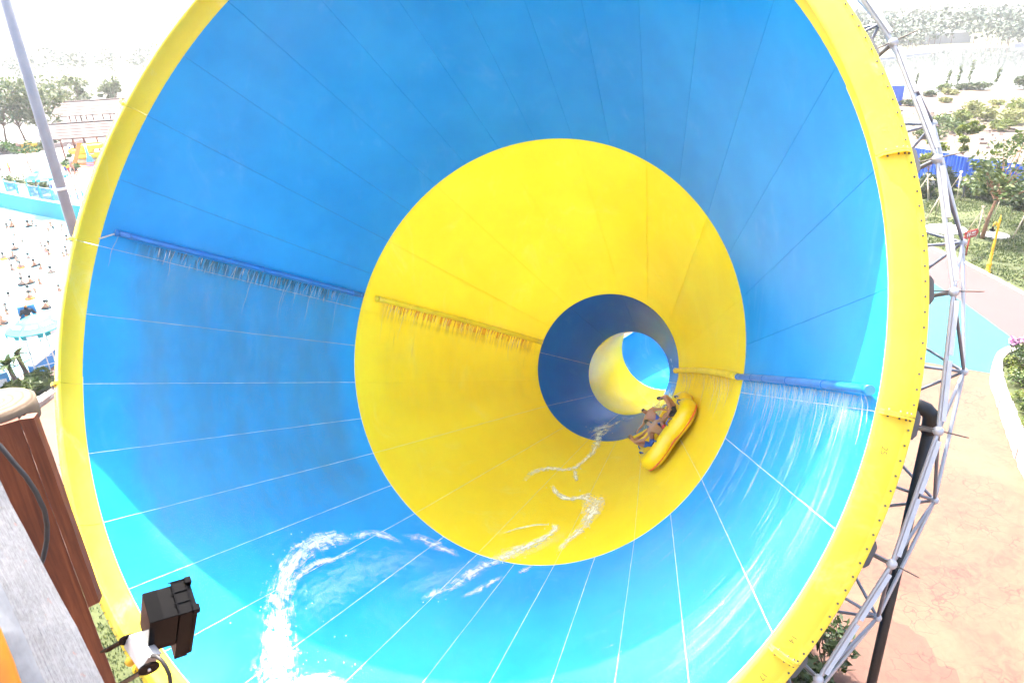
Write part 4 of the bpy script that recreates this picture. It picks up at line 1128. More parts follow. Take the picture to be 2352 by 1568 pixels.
# trees on the lawn and by the fence
tree('lawn_tree', gp(2255, 548), 7.6, 3.0, 'big spreading tree with forked reddish trunk on the right lawn', L_MID, 21, .36, 26, 62, .20, M_BARKR, (.9, .2), tr=.12, flat=.7)
tree('lawn_tree', gp(2190, 425), 5.6, 1.1, 'slender young tree with drooping leaves before the blue fence', L_LIME, 22, .45, 9, 55, .26, M_BARKR, (.5, 0), droop=.8, tr=.05)
tree('lawn_tree', gp(2118, 440), 4.9, 1.2, 'young tree with light leaves close to the yellow rim', L_LIME, 23, .4, 8, 55, .24, M_BARKR, (.4, 0), droop=.6, tr=.05)
tree('lawn_tree', gp(2345, 520), 5.0, 1.8, 'leafy young tree at the right edge before the blue fence', L_DARK, 24, .2, 14, 80, .2, M_BARK, (.2, 0), tr=.06)
for i, (px, r, h, lab) in enumerate((((2170, 440), 1.1, 2.2, 'feathery dark shrub left of the young tree before the fence'), ((2238, 452), 1.4, 2.3, 'feathery green shrub behind the big lawn tree'), ((2290, 462), 1.5, 2.5, 'feathery dark shrub right of the big lawn tree'), ((2120, 450), 1.2, 2.0, 'low dark shrub beside the gardener'), ((2335, 470), 1.2, 2.0, 'rounded green shrub near the right end of the fence'))):
    bush('shrub', gp(*px), r, h, lab, L_DARK if i != 1 else L_MID, 300 + i, 900, .17, droop=.3, aspect=3.4)
def tripod(px, h, label, spread=.9):
    b = gp(*px); o = thing('tree_stake', tuple(b), label, 'stakes', 'bamboo stakes propping young trees')
    for k in range(3):
        a = 2.1 * k + px[0]; mb = MB(); mb.tube([(math.cos(a) * spread, math.sin(a) * spread, -.05), (-math.cos(a) * .12, -math.sin(a) * .12, h)], .035, 6); mb.build('pole', M_STAKE, o)
for px, lab in (((2120, 462), 'bamboo stakes beside the gardener in the straw hat'), ((2195, 455), 'bamboo stakes under the slender young tree'), ((2150, 505), 'bamboo stakes behind the steel frame on the lawn'), ((2243, 545), 'bamboo stakes propping the big lawn tree'), ((2295, 490), 'bamboo stakes right of the big lawn tree'), ((2345, 545), 'bamboo stakes at the right edge of the lawn')):
    tripod(px, 2.3, lab)
# paved round slabs in the grass
for px, rr, lab in (((2172, 528), 1.4, 'pale round slab in the lawn behind the steel frame'), ((2285, 542), .9, 'pale round slab beside the lamp post lantern')):
    b = gp(*px); mb = MB(); mb.tube([(0, 0, 0), (0, 0, .1)], rr, 24, smooth=False); o = mb.build('manhole_slab', M_KERB); o.location = b; tag(o, lab, 'slab')
# blue corrugated fence
M_FENCE = simple('blue_sheet_steel', (0.02, 0.11, 0.55), 0.45, var=0.12, scale=.8)
fence = thing('site_fence', tuple(gp(2214, 435)), 'blue corrugated metal site fence behind the lawn trees', 'fence')
line = [Vector((36.6, 77.5, 0)), Vector((39.4, 69.6, 0)), Vector((41.0, 64.6, 0)), Vector((43.2, 60.4, 0)), Vector((50.5, 48.5, 0))]
acc = 0
for a, b in zip(line, line[1:]):
    L = (b - a).length; n = max(1, round(L / 1.25)); d = (b - a) / L; nr = Vector((-d.y, d.x, 0))
    for i in range(n):
        s0, s1 = L * i / n + .006, L * (i + 1) / n - .006; top = 2.75 + random.uniform(-.04, .04)
        mb = MB(); k = 15; vs, fs = [], []
        for q in range(k):
            f = q / (k - 1); o_ = .035 * (1 if (q // 2) % 2 else -1)
            p = a + d * (s0 + (s1 - s0) * f) + nr * o_
            vs += [(p.x, p.y, 0.02), (p.x, p.y, top), (p.x + nr.x * .004, p.y + nr.y * .004, 0.02), (p.x + nr.x * .004, p.y + nr.y * .004, top)]
        for q in range(k - 1): fs += [(q * 4, q * 4 + 4, q * 4 + 5, q * 4 + 1), (q * 4 + 2, q * 4 + 3, q * 4 + 7, q * 4 + 6), (q * 4 + 1, q * 4 + 5, q * 4 + 7, q * 4 + 3)]
        mb.add(vs, fs); mb.build('panel', M_FENCE, fence, True)
    mb = MB(); mb.tube([a + nr * .09 + Vector((0, 0, 2.78)), b + nr * .09 + Vector((0, 0, 2.78))], .05, 6); mb.build('top_rail', M_WHITEP, fence, True)
b2 = gp(2048, 243); mb = MB()
mb.prism([(b2.x - 4, b2.y + 1.2), (b2.x + 1.6, b2.y), (b2.x + 1.6, b2.y + .12), (b2.x - 4, b2.y + 1.32)], 0, 3.0)
for i in range(6): mb.box((b2.x - 3.6 + i, b2.y + 1.1 - i * .214 - .05, 1.5), (.06, .06, 2.98))
tag(mb.build('fence_panel', M_FENCE), 'separate blue fence panel far off beyond the upper right rim', 'fence')

# gardeners, sign, lamp
M_STRAW = simple('straw', (0.62, 0.45, 0.24), 0.8, var=0.2, scale=20)
for px, lab, rot, sh in (((2133, 455), 'gardener in straw hat and grey shirt standing on the lawn edge', 2.6, M_CGREY), ((2209, 460), 'gardener in pale hat and dark clothes behind the steel frame', 4.2, M_CBLACK)):
    me, J = person_mesh(STAND, dict(wrR=(.16, .26, 1.0), haR=(.10, .30, 1.0), anL=(-.16, .14, .08), toL=(-.18, .30, .04), anR=(.16, -.14, .08), toR=(.18, .02, .04)))
    dress(me, J, M_SKIN, M_HAIR, M_CTROU, sh, M_CTROU)
    o = thing('person', tuple(gp(*px)), lab, 'person', rz=rot)
    put('body', me, o)
    mb = MB(); mb.lathe([(.001, 1.80), (.06, 1.79), (.095, 1.71), (.10, 1.68), (.24, 1.64), (.25, 1.635), (.10, 1.665), (.001, 1.67)], 20, c=(0, .02, 0)); mb.build('straw_hat', M_STRAW, o)
M_SIGNR = simple('red_sign', (0.42, 0.035, 0.03), 0.5, var=0.08)
sb = gp(2218, 587); sg = thing('toilet_sign', tuple(sb), 'small red pointing toilet sign with white figures on a red post', 'sign', rz=R(28))
mb = MB(); mb.tube([(0, 0, 0), (0, 0, 1.75)], .045, 10); mb.build('post', M_SIGNR, sg)
mb = MB(); pts = [(-.78, 1.25), (.62, 1.25), (.82, 1.5), (.62, 1.75), (-.78, 1.75), (-.66, 1.5)]
mb.add([(x, -.06, z) for x, z in pts] + [(x, -.015, z) for x, z in pts], [tuple(range(6)), tuple(reversed(range(6, 12)))] + [(i, 6 + i, 6 + (i + 1) % 6, (i + 1) % 6) for i in range(6)]); mb.build('board', M_SIGNR, sg)
for x in (-.42, -.2):
    mb = MB(); mb.sphere((x, -.066, 1.645), .042, nu=10, nv=6, sc=(1, .15, 1)); w = .07 if x < -.3 else .10
    mb.add([(x - .05, -.068, 1.59), (x + .05, -.068, 1.59), (x + w, -.068, 1.43), (x + .02, -.068, 1.43), (x + .02, -.068, 1.33), (x - .02, -.068, 1.33), (x - .02, -.068, 1.43), (x - w, -.068, 1.43)], [tuple(range(8))]); mb.build('pictogram', M_WHITE, sg)
for z, L in ((1.58, .46), (1.42, .34)):
    for i in range(4):
        mb = MB(); mb.box((.02 + i * .12 + .04, -.066, z), (.085, .008, .10 if z > 1.5 else .05)); mb.build('lettering', M_WHITE, sg)
M_LYEL = simple('lamp_yellow', (0.80, 0.45, 0.02), 0.4, var=0.08)
lb = gp(2268, 626); lp = thing('lamp_post', tuple(lb), 'yellow lamp post with hanging black and white lantern on the lawn edge', 'street lamp', rz=R(200))
mb = MB(); mb.lathe([(.001, 0), (.19, 0), (.19, .10), (.13, .16), (.12, .5), (.15, .54), (.15, .60), (.09, .66), (.075, 1.6), (.09, 1.63), (.075, 1.68), (.055, 3.3), (.075, 3.34), (.04, 3.5), (.02, 3.65), (.001, 3.68)], 16); mb.build('post', M_LYEL, lp)
mb = MB(); mb.tube([(.05, 0, 2.9), (.18, 0, 3.2), (.34, 0, 3.28), (.46, 0, 3.16), (.47, 0, 3.02)], .028, 8); mb.tube([(.06, 0, 3.05), (.22, 0, 3.02), (.30, 0, 3.2)], .018, 6); mb.build('arm', M_LYEL, lp)
mb = MB(); mb.lathe([(.001, 3.04), (.05, 3.02), (.06, 2.92), (.16, 2.80), (.17, 2.76), (.001, 2.76)], 12, c=(.47, 0, 0)); mb.lathe([(.001, 2.30), (.08, 2.30), (.10, 2.36), (.001, 2.36)], 12, c=(.47, 0, 0)); mb.build('lantern_cap', M_BLACK, lp)
mb = MB(); mb.lathe([(.15, 2.76), (.10, 2.36)], 12, c=(.47, 0, 0)); mb.build('lantern_glass', M_WHITE, lp)

# ---------------------------------------------------------------- planter at the right with a stone wall
M_STONES = [simple('wall_stone_%s' % n, c, 0.9, var=0.12, scale=3, bmp=0.3) for n, c in (('pale', (0.62, 0.58, 0.54)), ('cream', (0.66, 0.60, 0.52)), ('grey', (0.40, 0.39, 0.39)), ('buff', (0.58, 0.48, 0.42)))]
M_MORTAR = simple('mortar', (0.30, 0.24, 0.21), 0.95)
def stone_wall(name, outer, inner, h, label, seed, step=.5, rows=2):
    rng = random.Random(seed)
    o = thing(name, (outer[0].x, outer[0].y, 0), label, 'stone wall')
    def resample(pl):
        L = [0]
        for a, b in zip(pl, pl[1:]): L.append(L[-1] + (b - a).length)
        n = max(2, int(sum(((a - b).length for a, b in zip(outer, outer[1:]))) / step)); out = []
        for i in range(n + 1):
            s_ = L[-1] * i / n; k = max(j for j in range(len(L)) if L[j] <= s_ + 1e-6); k = min(k, len(pl) - 2)
            f = (s_ - L[k]) / max(L[k + 1] - L[k], 1e-6); out.append(pl[k] * (1 - f) + pl[k + 1] * f)
        return out
    A, B = resample(outer), resample(inner); n = len(A) - 1
    core = MB()
    for i in range(n):
        q = [A[i].lerp(B[i], .05), A[i + 1].lerp(B[i + 1], .05), B[i + 1].lerp(A[i + 1], .05), B[i].lerp(A[i], .05)]
        core.prism([(p.x, p.y) for p in q], 0, h - .05)
    core.build('mortar_core', M_MORTAR, o, True)
    cuts = [[rng.uniform(.3, .7) for _ in range(rows - 1)] for _ in range(n + 1)]
    for i in range(n):
        for r in range(rows):
            def P(j, e):
                c = [0] + sorted(cuts[j]) + [1]; return A[j].lerp(B[j], c[e])
            jit = lambda p: Vector((p.x + rng.uniform(-.03, .03), p.y + rng.uniform(-.03, .03), 0))
            q = [P(i, r), P(i + 1, r), P(i + 1, r + 1), P(i, r + 1)]
            c = sum(q, Vector()) / 4; q = [jit(c + (p - c) * .93) for p in q]
            z = h + rng.uniform(-.03, .04); mb = MB()
            vs = [(p.x, p.y, .02 + rng.uniform(0, .03)) for p in q] + [((p.x - c.x) * .96 + c.x, (p.y - c.y) * .96 + c.y, z - .04) for p in q] + [((p.x - c.x) * .82 + c.x, (p.y - c.y) * .82 + c.y, z) for p in q]
            mb.add(vs, [(8, 9, 10, 11)] + [(k, (k + 1) % 4, 4 + (k + 1) % 4, 4 + k) for k in range(4)] + [(4 + k, 4 + (k + 1) % 4, 8 + (k + 1) % 4, 8 + k) for k in range(4)])
            mb.build('stone', M_STONES[min(3, int(abs(rng.gauss(0, 1.1))))], o, True)
    return o
H_W = .55
outer = [gp(x, y) for x, y in ((2330, 812), (2302, 818), (2283, 830), (2273, 855), (2274, 885), (2288, 930), (2311, 998), (2332, 1060), (2362, 1130), (2400, 1230))]
inner = [gp(x, y, 0) for x, y in ((2335, 824), (2312, 832), (2299, 845), (2297, 868), (2303, 902), (2318, 945), (2340, 1000), (2366, 1055), (2396, 1120), (2440, 1215))]
stone_wall('planter_wall', outer, inner, H_W, 'curving pale stone planter wall at the right edge of the plaza', 5)
bed = [(p.x, p.y) for p in inner] + [(28, 14), (34, 22), (33, 33), (27, 33.5)]
mb = MB(); mb.prism(bed, 0, .35); tag(mb.build('planting_bed', M_LAWNB), kind='structure')
pl_px = [((2335, 835), .9, .8, L_MID), ((2350, 862), .9, .7, L_DARK), ((2320, 858), .5, .5, L_LIME), ((2328, 890), .6, .5, L_LIME), ((2345, 900), .8, .7, L_MID), ((2345, 935), .6, .5, L_LIME), ((2365, 965), .8, .6, L_MID), ((2362, 1000), .6, .5, L_LIME), ((2385, 1040), .7, .6, L_LIME)]
labs = ['at the tip of the planter behind the stone wall', 'at the back of the planter by the right edge', 'against the inner curve of the stone wall', 'low beside the straight stone wall', 'in the middle of the planter by the right edge', 'beside the stone wall below the middle of the planter', 'lower down at the right edge of the planter', 'near the lower end of the planter wall', 'past the lower end of the planter in view']
for i, ((px, r, h, lf), lb_) in enumerate(zip(pl_px, labs)):
    b = gp(*px); b.z = .33
    kind = {id(L_LIME): 'yellow green', id(L_MID): 'green', id(L_DARK): 'dark green'}[id(lf)]
    bush('planter_shrub', b, r, h, '%s leafy shrub %s' % (kind, lb_), lf, 500 + i, 650, .075, aspect=1.8, extra=L_FLOW if i == 0 else None, group='shrubs in the stone planter')
bush('flowering_shrub', gp(2350, 640), .7, 1.5, 'thin reddish shrub on the lawn at the right edge', L_MID, 520, 160, .08)
bush('small_plant', gp(1893, 1535), .75, 1.9, 'small leafy plant on the plaza below the lower right rim', L_DARK, 521, 260, .11, aspect=2.6)
bush('small_plant', gp(1850, 1590), .8, 1.4, 'dark bush at the bottom edge under the yellow rim', L_DARK, 522, 500, .11)

# ---------------------------------------------------------------- left: wave pool, its wall, railing and terrace
M_PWALL = paving_mat('turquoise_pool_wall', (0.012, 0.24, 0.29), 0.08)
M_RBLUE = simple('blue_railing', (0.06, 0.30, 0.62), 0.4, var=0.1)
M_BWALL = simple('blue_wall_paint', (0.03, 0.25, 0.60), 0.5, var=0.12)
wl = [Vector(p + (0,)) for p in ((-20, 62.8), (-27, 63.8), (-34, 64.8), (-40.8, 67.6), (-46.2, 71.2), (-52.3, 75.5), (-75, 88.2), (-110, 104))]
pw = thing('pool_wall', tuple(wl[3]), 'turquoise wall along the far side of the wave pool', 'wall')
mb = MB()
for a, b in zip(wl, wl[1:]):
    d = (b - a).normalized(); n = Vector((-d.y, d.x, 0)); n = n if n.y < 0 else -n
    mb.quad(a + n * .5, b + n * .5, b + n * .15 + Vector((0, 0, TZ)), a + n * .15 + Vector((0, 0, TZ)))
    mb.quad(a + n * .15 + Vector((0, 0, TZ)), b + n * .15 + Vector((0, 0, TZ)), b - n * .2 + Vector((0, 0, TZ + .005)), a - n * .2 + Vector((0, 0, TZ + .005)))
mb.build('face', M_PWALL, pw, True)
mb = MB()
for a, b in zip(wl, wl[1:]):
    d = (b - a).normalized(); n = Vector((-d.y, d.x, 0)); n = n if n.y < 0 else -n
    q = [a + n * .2, b + n * .2, b - n * .12, a - n * .12]; mb.prism([(p.x, p.y) for p in q], TZ + .01, TZ + .13)
mb.build('coping', M_WHITEP, pw, True)
# railing along the wall top, with an opening where people sit
rail = thing('pool_railing', tuple(wl[4] + Vector((0, 0, TZ))), 'blue railing with white top rail on the far pool wall', 'railing')
S_ = []
for a, b in zip(wl[2:], wl[3:]):
    L = (b - a).length; n = max(1, int(L / 2.1))
    for i in range(n): S_.append((a.lerp(b, i / n), a.lerp(b, (i + 1) / n)))
pre = Vector((0, 0, TZ + .13))
mbb = MB(); mbb.box((0, 0, .5), (.05, .05, 1.0)); balu = mbb.mesh('baluster', M_RBLUE)
mbb = MB(); mbb.box((0, 0, .6), (.12, .12, 1.2)); mbb.sphere((0, 0, 1.24), .07, nu=8, nv=5); postm = mbb.mesh('post', M_RBLUE)
M_BAN = simple('pink_banner', (0.72, 0.36, 0.38), 0.7, var=0.06); M_CREAM = simple('cream_board', (0.75, 0.66, 0.42), 0.7)
ri = rail.matrix_basis.inverted()
for si, (a, b) in enumerate(S_):
    put('post', postm, rail, mat=ri @ Matrix.Translation(a + pre))
    for z in (1.0, 1.12):
        mb = MB(); mb.tube([a + pre + Vector((0, 0, z)), b + pre + Vector((0, 0, z))], .035 if z > 1.05 else .025, 6); mb.build('rail', M_WHITEP if z > 1.05 else M_RBLUE, rail, True)
    d = (b - a); nn = Vector((d.y, -d.x, 0)).normalized()
    if a.x < -49.0 and a.x > -62:
        continue
    if -47.5 < a.x < -44.8:
        mb = MB(); c = (a + b) / 2 + pre + Vector((0, 0, .55)) + nn * .06; rot = Matrix.Rotation(math.atan2(d.y, d.x), 3, 'Z'); mb.box(c, (d.length * .8, .04, .85), rot=rot); mb.build('notice_board', M_CREAM, rail, True); continue
    for i in range(1, 9): put('baluster', balu, rail, mat=ri @ Matrix.Translation(a.lerp(b, i / 9) + pre))
ban = [p for p in S_ if -62 < p[0].x < -49.0]
bn = thing('banner', tuple(ban[0][0] + pre), 'long pink banner with white characters on the far pool railing', 'banner')
for a, b in ban:
    d = b - a; n = Vector((d.y, -d.x, 0)).normalized(); n = n if n.y < 0 else -n; rot = Matrix.Rotation(math.atan2(d.y, d.x), 3, 'Z')
    mb = MB(); mb.box((a + b) / 2 + pre + n * .08 + Vector((0, 0, .55)), (d.length, .02, .9), rot=rot); mb.build('cloth', M_BAN, bn, True)
    for i in range(2):
        c = a.lerp(b, .28 + .45 * i) + pre + n * .1 + Vector((0, 0, .55)); mb = MB()
        for dx, dz, w, h in ((0, .2, .45, .07), (0, 0, .5, .07), (0, -.2, .4, .07), (-.1, 0, .07, .55), (.14, -.05, .07, .4)): mb.box(c + rot @ Vector((dx, 0, dz)) , (w, .012, h), rot=rot)
        mb.build('character', M_WHITE, bn, True)

# pavilions
M_SHING = simple('pale_timber_roof', (0.13, 0.098, 0.085), 0.85, var=0.12, scale=1.5, bmp=0.2)
M_POSTR = simple('red_brown_post', (0.24, 0.09, 0.06), 0.7, var=0.2)
def pavilion(cx, cy, L, D, he, hr, rot, label, nx=6):
    o = thing('pavilion', (cx, cy, TZ), label, 'pavilion', 'timber roofed pavilions behind the pool', rz=rot)
    for s_ in (-1, 1):
        for r in range(5):       # overlapping roof boards
            f0, f1 = r / 5, (r + 1) / 5
            y0, y1 = s_ * D / 2 * (1 - f0), s_ * D / 2 * (1 - f1); z0, z1 = he + (hr - he) * f0 + .05, he + (hr - he) * f1
            x0, x1 = L / 2 - f0 * .5, L / 2 - f1 * .5
            mb = MB(); vs = [(-x0, y0, z0), (x0, y0, z0), (x1, y1, z1), (-x1, y1, z1)]
            mb.add(vs + [(a, b, c - .07) for a, b, c in vs], [(0, 1, 2, 3), (7, 6, 5, 4), (0, 4, 5, 1), (1, 5, 6, 2), (2, 6, 7, 3), (3, 7, 4, 0)])
            mb.build('roof_board', M_SHING, o)
    mb = MB(); mb.tube([(-L / 2 + .5, 0, hr + .02), (L / 2 - .5, 0, hr + .02)], .12, 8); mb.build('ridge', M_SHING, o)
    for i in range(nx):
        for s_ in (-1, 1):
            x = -L / 2 + .8 + (L - 1.6) * i / (nx - 1); mb = MB(); mb.tube([(x, s_ * (D / 2 - .5), 0), (x, s_ * (D / 2 - .5), he + .1)], .11, 8); mb.build('post', M_POSTR, o)
    for s_ in (-1, 1):
        mb = MB(); mb.box((0, s_ * (D / 2 - .5), he - .02), (L - 1, .14, .2)); mb.build('beam', M_POSTR, o)
    return o
p2 = gp(190, 372, TZ); pavilion(p2.x + 3.5, p2.y + 2.0, 15, 5.0, 3.0, 4.5, R(12), 'nearer pavilion with pale timber roof beside the yellow raft stack')
p1 = gp(215, 312, TZ); pavilion(p1.x + 3, p1.y + 2, 16, 6.0, 3.2, 5.0, R(12), 'farther pavilion with pale timber roof close to the trees', 7)
# stack of rafts and small play gear under the pavilion
M_TUBE = simple('stack_yellow', (0.85, 0.62, 0.02), 0.4)
bs = gp(200, 375, TZ)
for k, (dx, dz, lab) in enumerate(((0, .0, 'lowest pale ring'), (.4, .62, 'second ring'), (-.3, 1.2, 'third ring'), (1.2, 1.7, 'topmost ring'))):
    mb = MB(); n = 28
    pts = [Vector((1.25 * math.cos(2 * math.pi * i / n), .8 * math.sin(2 * math.pi * i / n), 0)) for i in range(n + 1)]
    mb.tube(pts, .3, 8, caps=False); o = mb.build('stacked_raft', M_TUBE if k else simple('faded_vinyl', (0.6, 0.5, 0.3), .5)); o.location = bs + Vector((dx, 0, .32 + dz))
    tag(o, '%s in the pile of yellow rafts by the pavilion' % lab, 'raft', 'rafts piled by the pavilion')
fs_ = gp(180, 385, TZ)
ks = thing('play_slide', tuple(fs_), 'small orange and blue play slide beside the raft pile', 'slide')
mb = MB(); mb.add([(-.8, 0, 0), (-.3, 0, 0), (.6, 1.0, 2.6), (.1, 1.0, 2.6), (-.8, 0, .08), (-.3, 0, .08), (.6, 1.0, 2.68), (.1, 1.0, 2.68)], [(3, 2, 1, 0), (4, 5, 6, 7), (0, 1, 5, 4), (1, 2, 6, 5), (2, 3, 7, 6), (3, 0, 4, 7)]); mb.build('chute', M_CORANGE, ks)
mb = MB(); mb.tube([(.9, 1.0, 2.5), (1.4, .3, 0)], .12, 6); mb.tube([(.9, 1.0, 2.5), (.7, 1.5, 0)], .12, 6); mb.box((1.3, .5, .6), (1.0, .5, 1.2), top=.4); mb.build('support', M_RBLUE, ks)
of = gp(210, 398, TZ); ofn = thing('orange_fence', tuple(of), 'low orange slatted fence before the raft pile', 'fence')
for i in range(6):
    mb = MB(); mb.box((0.6, 0, .15 + i * .2), (5.2, .05, .09)); mb.build('slat', M_CORANGE, ofn)
for x in (-1.9, .6, 3.1):
    mb = MB(); mb.box((x, .06, .65), (.1, .08, 1.3)); mb.build('post', M_POSTR, ofn)
bo_ = gp(72, 349, TZ); bx_ = thing('kiosk_box', tuple(bo_), 'small orange brown wooden hut by the left trees', 'hut')
mb = MB(); mb.box((0, 0, .6), (1.5, 1.2, 1.2)); mb.build('body', M_LYEL, bx_)
mb = MB(); mb.box((0, 0, 1.32), (1.9, 1.6, .24), top=.4); mb.build('roof', M_POSTR, bx_)
mb = MB()
lw = [gp(x, y, TZ) for x, y in ((-60, 362), (0, 354), (60, 349), (130, 340), (200, 330))]
for a, b in zip(lw, lw[1:]):
    d = (b - a).normalized(); n = Vector((-d.y, d.x, 0)) * .35; mb.prism([(p.x, p.y) for p in (a, b, b + n, a + n)], TZ, TZ + .6)
tag(mb.build('low_wall', M_MORTAR), 'low dark wall in front of the left trees', 'wall')

# left trees along the lake
for i, (px, h, cr, lab) in enumerate((((18, 338), 9.4, 4.0, 'tall willow like tree at the left edge by the lake'), ((62, 334), 8.8, 3.6, 'willow like tree left of the white mast'), ((96, 330), 7.8, 3.0, 'willow like tree partly behind the white mast'), ((140, 300), 8.2, 3.4, 'pale tree right of the mast behind the pavilions'), ((190, 282), 8.0, 3.2, 'pale tree above the pavilion roofs'), ((262, 262), 7.0, 2.3, 'small pale tree next to the upper left rim'), ((-30, 340), 9.0, 4.0, 'tree cut by the left edge of the picture'))):
    tree('lakeside_tree', gp(*px, TZ), h, cr, lab, L_PALE, 700 + i, .30, 22, 48, .34, M_BARK, (random.Random(i).uniform(-1, 1), 0), droop=.7, tr=.15, group='trees along the lake')
for i, (px, r, h) in enumerate((((12, 352), 1.9, 1.7), ((42, 351), 1.7, 1.5), ((100, 343), 1.4, 1.2), ((122, 338), 1.2, 1.1))):
    bush('hedge_bush', gp(*px, TZ), r, h, 'rounded dark bush below the lakeside trees', L_DARK, 720 + i, 700, .2, group='round bushes by the low wall')
for i, (px, r, h, lab) in enumerate((((78, 445), 1.1, 1.6, 'round green bush behind the far pool railing'), ((110, 440), .9, 1.5, 'light leafy bush behind the railing near the umbrella'), ((52, 440), 1.2, 1.6, 'bush behind the railing next to the banner'), ((20, 435), .8, 1.5, 'bush behind the left part of the banner'))):
    bush('terrace_bush', gp(*px, TZ), r, h, lab, L_MID, 740 + i, 420, .16)
tree('terrace_tree', gp(92, 452, TZ), 6.2, 1.5, 'thin sparse young tree on the pale terrace', L_MID, 750, .55, 7, 45, .2, M_BARK, (-.3, 0), tr=.06)
tree('terrace_tree', gp(180, 458, TZ), 4.5, .8, 'thin young tree between mast and yellow rim', L_MID, 751, .5, 5, 30, .2, M_BARK, (0, 0), tr=.05)

# umbrellas
M_UMB = simple('turquoise_canvas', (0.02, 0.28, 0.30), 0.7, var=0.06)
def umbrella(base, r, h, label, tilt=0):
    o = thing('parasol', tuple(base), label, 'umbrella')
    n = 8; mb = MB(); gores = []
    for i in range(n):
        a0, a1 = 2 * math.pi * i / n, 2 * math.pi * (i + 1) / n
        mb = MB(); vs = [(0, 0, h)]
        for f, z in ((.5, h - r * .18), (1.0, h - r * .46)):
            for a in (a0, (a0 + a1) / 2, a1):
                k = .97 if a not in (a0, a1) else 1; vs.append((r * f * k * math.cos(a), r * f * k * math.sin(a), z))
        for a in (a0 + .06, a1 - .06): vs.append((r * math.cos(a), r * math.sin(a), h - r * .46 - .22))
        fs = [(0, 1, 2), (0, 2, 3), (1, 4, 5, 2), (2, 5, 6, 3), (4, 7, 8, 6, 5)]
        mb.add(vs, fs, 0); g = mb.build('gore', M_UMB, o)
        am = (a0 + a1) / 2; rot = Vector((math.cos(am), math.sin(am), 0)); tn = Vector((-math.sin(am), math.cos(am), 0)); sl = (rot * r * .5 * .97 + Vector((0, 0, -r * .28)))
        c = Vector((0, 0, h - r * .18)) + rot * r * .5 * .95 + sl * .35; nn = (rot * .5 + Vector((0, 0, .85))).normalized() * .02
        mb = MB(); mb.quad(c - tn * r * .17 - sl * .12 + nn, c + tn * r * .17 - sl * .12 + nn, c + tn * r * .2 + sl * .16 + nn, c - tn * r * .2 + sl * .16 + nn); mb.build('white_print', M_WHITE, g)
        c2 = Vector((0, 0, h - r * .46 - .11)) + rot * (r * .96); mb = MB(); z = Vector((0, 0, .07)); c2 += rot * .03
        mb.quad(c2 - tn * r * .18 - z, c2 + tn * r * .18 - z, c2 + tn * r * .18 + z, c2 - tn * r * .18 + z); mb.build('white_print', M_WHITE, g)
    mb = MB(); mb.tube([(0, 0, 0), (0, 0, h + .08)], .03, 8); mb.build('pole', M_WHITEP, o)
    return o
ub = gp(120, 862); umbrella(ub, 1.35, up_at(ub, 75, 722), 'turquoise and white parasol over the lifeguard chair')
u2 = gp(122, 452, TZ); umbrella(u2, 1.9, 2.9, 'turquoise parasol on the far terrace left of the mast')
# lifeguard chair with lifeguard
lc = gp(112, 862); seat_z = 2.9
lg = thing('lifeguard_chair', tuple(lc), 'tall white tubular lifeguard chair at the pool edge', 'chair', rz=R(35))
for sx in (-.4, .4):
    for sy, ty in ((-.75, -.3), (.45, .3)):
        mb = MB(); mb.tube([(sx * 1.25, sy, 0), (sx, ty, seat_z + (.9 if sy > 0 else .3))], .035, 8); mb.build('leg', M_WHITEP, lg)
for i in range(6):
    f = (i + 1) / 7; mb = MB(); y = -.75 + .45 * f; mb.tube([(-.5 + .1 * f, y, seat_z * f), (.5 - .1 * f, y, seat_z * f)], .025, 6); mb.build('rung', M_WHITEP, lg)
mb = MB(); mb.box((0, 0, seat_z), (.85, .7, .07)); mb.build('seat', M_RBLUE, lg)
mb = MB(); mb.box((0, .33, seat_z + .5), (.85, .06, .7)); mb.build('backrest', M_RBLUE, lg)
for sx in (-.42, .42):
    mb = MB(); mb.tube([(sx, -.32, seat_z + .3), (sx, .33, seat_z + .3)], .025, 6); mb.build('armrest', M_WHITEP, lg)
me, J = person_mesh(SIT, dict(knL=(-.12, .45, .15), knR=(.12, .45, .15), anL=(-.12, .5, -.28), anR=(.12, .5, -.28), toL=(-.12, .62, -.3), toR=(.12, .62, -.3)))
dress(me, J, M_SKIN, M_CORANGE, M_CORANGE, M_CBLACK)
o = bpy.data.objects.new('person', me); col.objects.link(o); o.matrix_basis = lg.matrix_basis @ Matrix.Translation((0, .1, seat_z + .02)) @ Matrix.Rotation(math.pi, 4, 'Z')
tag(o, 'lifeguard in orange cap and dark top on the tall white chair', 'person')
# near pool edge: blue low wall, railing, planter with palm
ew = [gp(88, 872), gp(136, 830), gp(220, 770)]
lbw = thing('pool_edge_wall', tuple(ew[0]), 'low blue wall with pale top at the near pool edge', 'wall')
for a, b in zip(ew, ew[1:]):
    d = (b - a).normalized(); n = Vector((-d.y, d.x, 0)) * .3
    mb = MB(); mb.prism([(p.x, p.y) for p in (a, b, b + n, a + n)], 0, .75); mb.build('wall_body', M_BWALL, lbw, True)
    mb = MB(); mb.prism([(p.x, p.y) for p in (a - n * .2, b - n * .2, b + n * 1.2, a + n * 1.2)], .75, .83); mb.build('cap', M_WHITEP, lbw, True)
c0, c1 = gp(-40, 925), gp(84, 868)
nr = thing('near_railing', tuple(c0), 'blue and white picket railing at the near pool edge', 'railing'); nri = nr.matrix_basis.inverted()
L = (c1 - c0).length; mbb = MB(); mbb.box((0, 0, .55), (.035, .035, 1.1)); bal2 = mbb.mesh('baluster', M_WHITEP)
for i in range(int(L / .16)): put('baluster', bal2, nr, mat=nri @ Matrix.Translation(c0.lerp(c1, i * .16 / L)))
for z in (.15, 1.05):
    mb = MB(); mb.tube([c0 + Vector((0, 0, z)), c1 + Vector((0, 0, z))], .035, 6); mb.build('rail', M_RBLUE, nr, True)
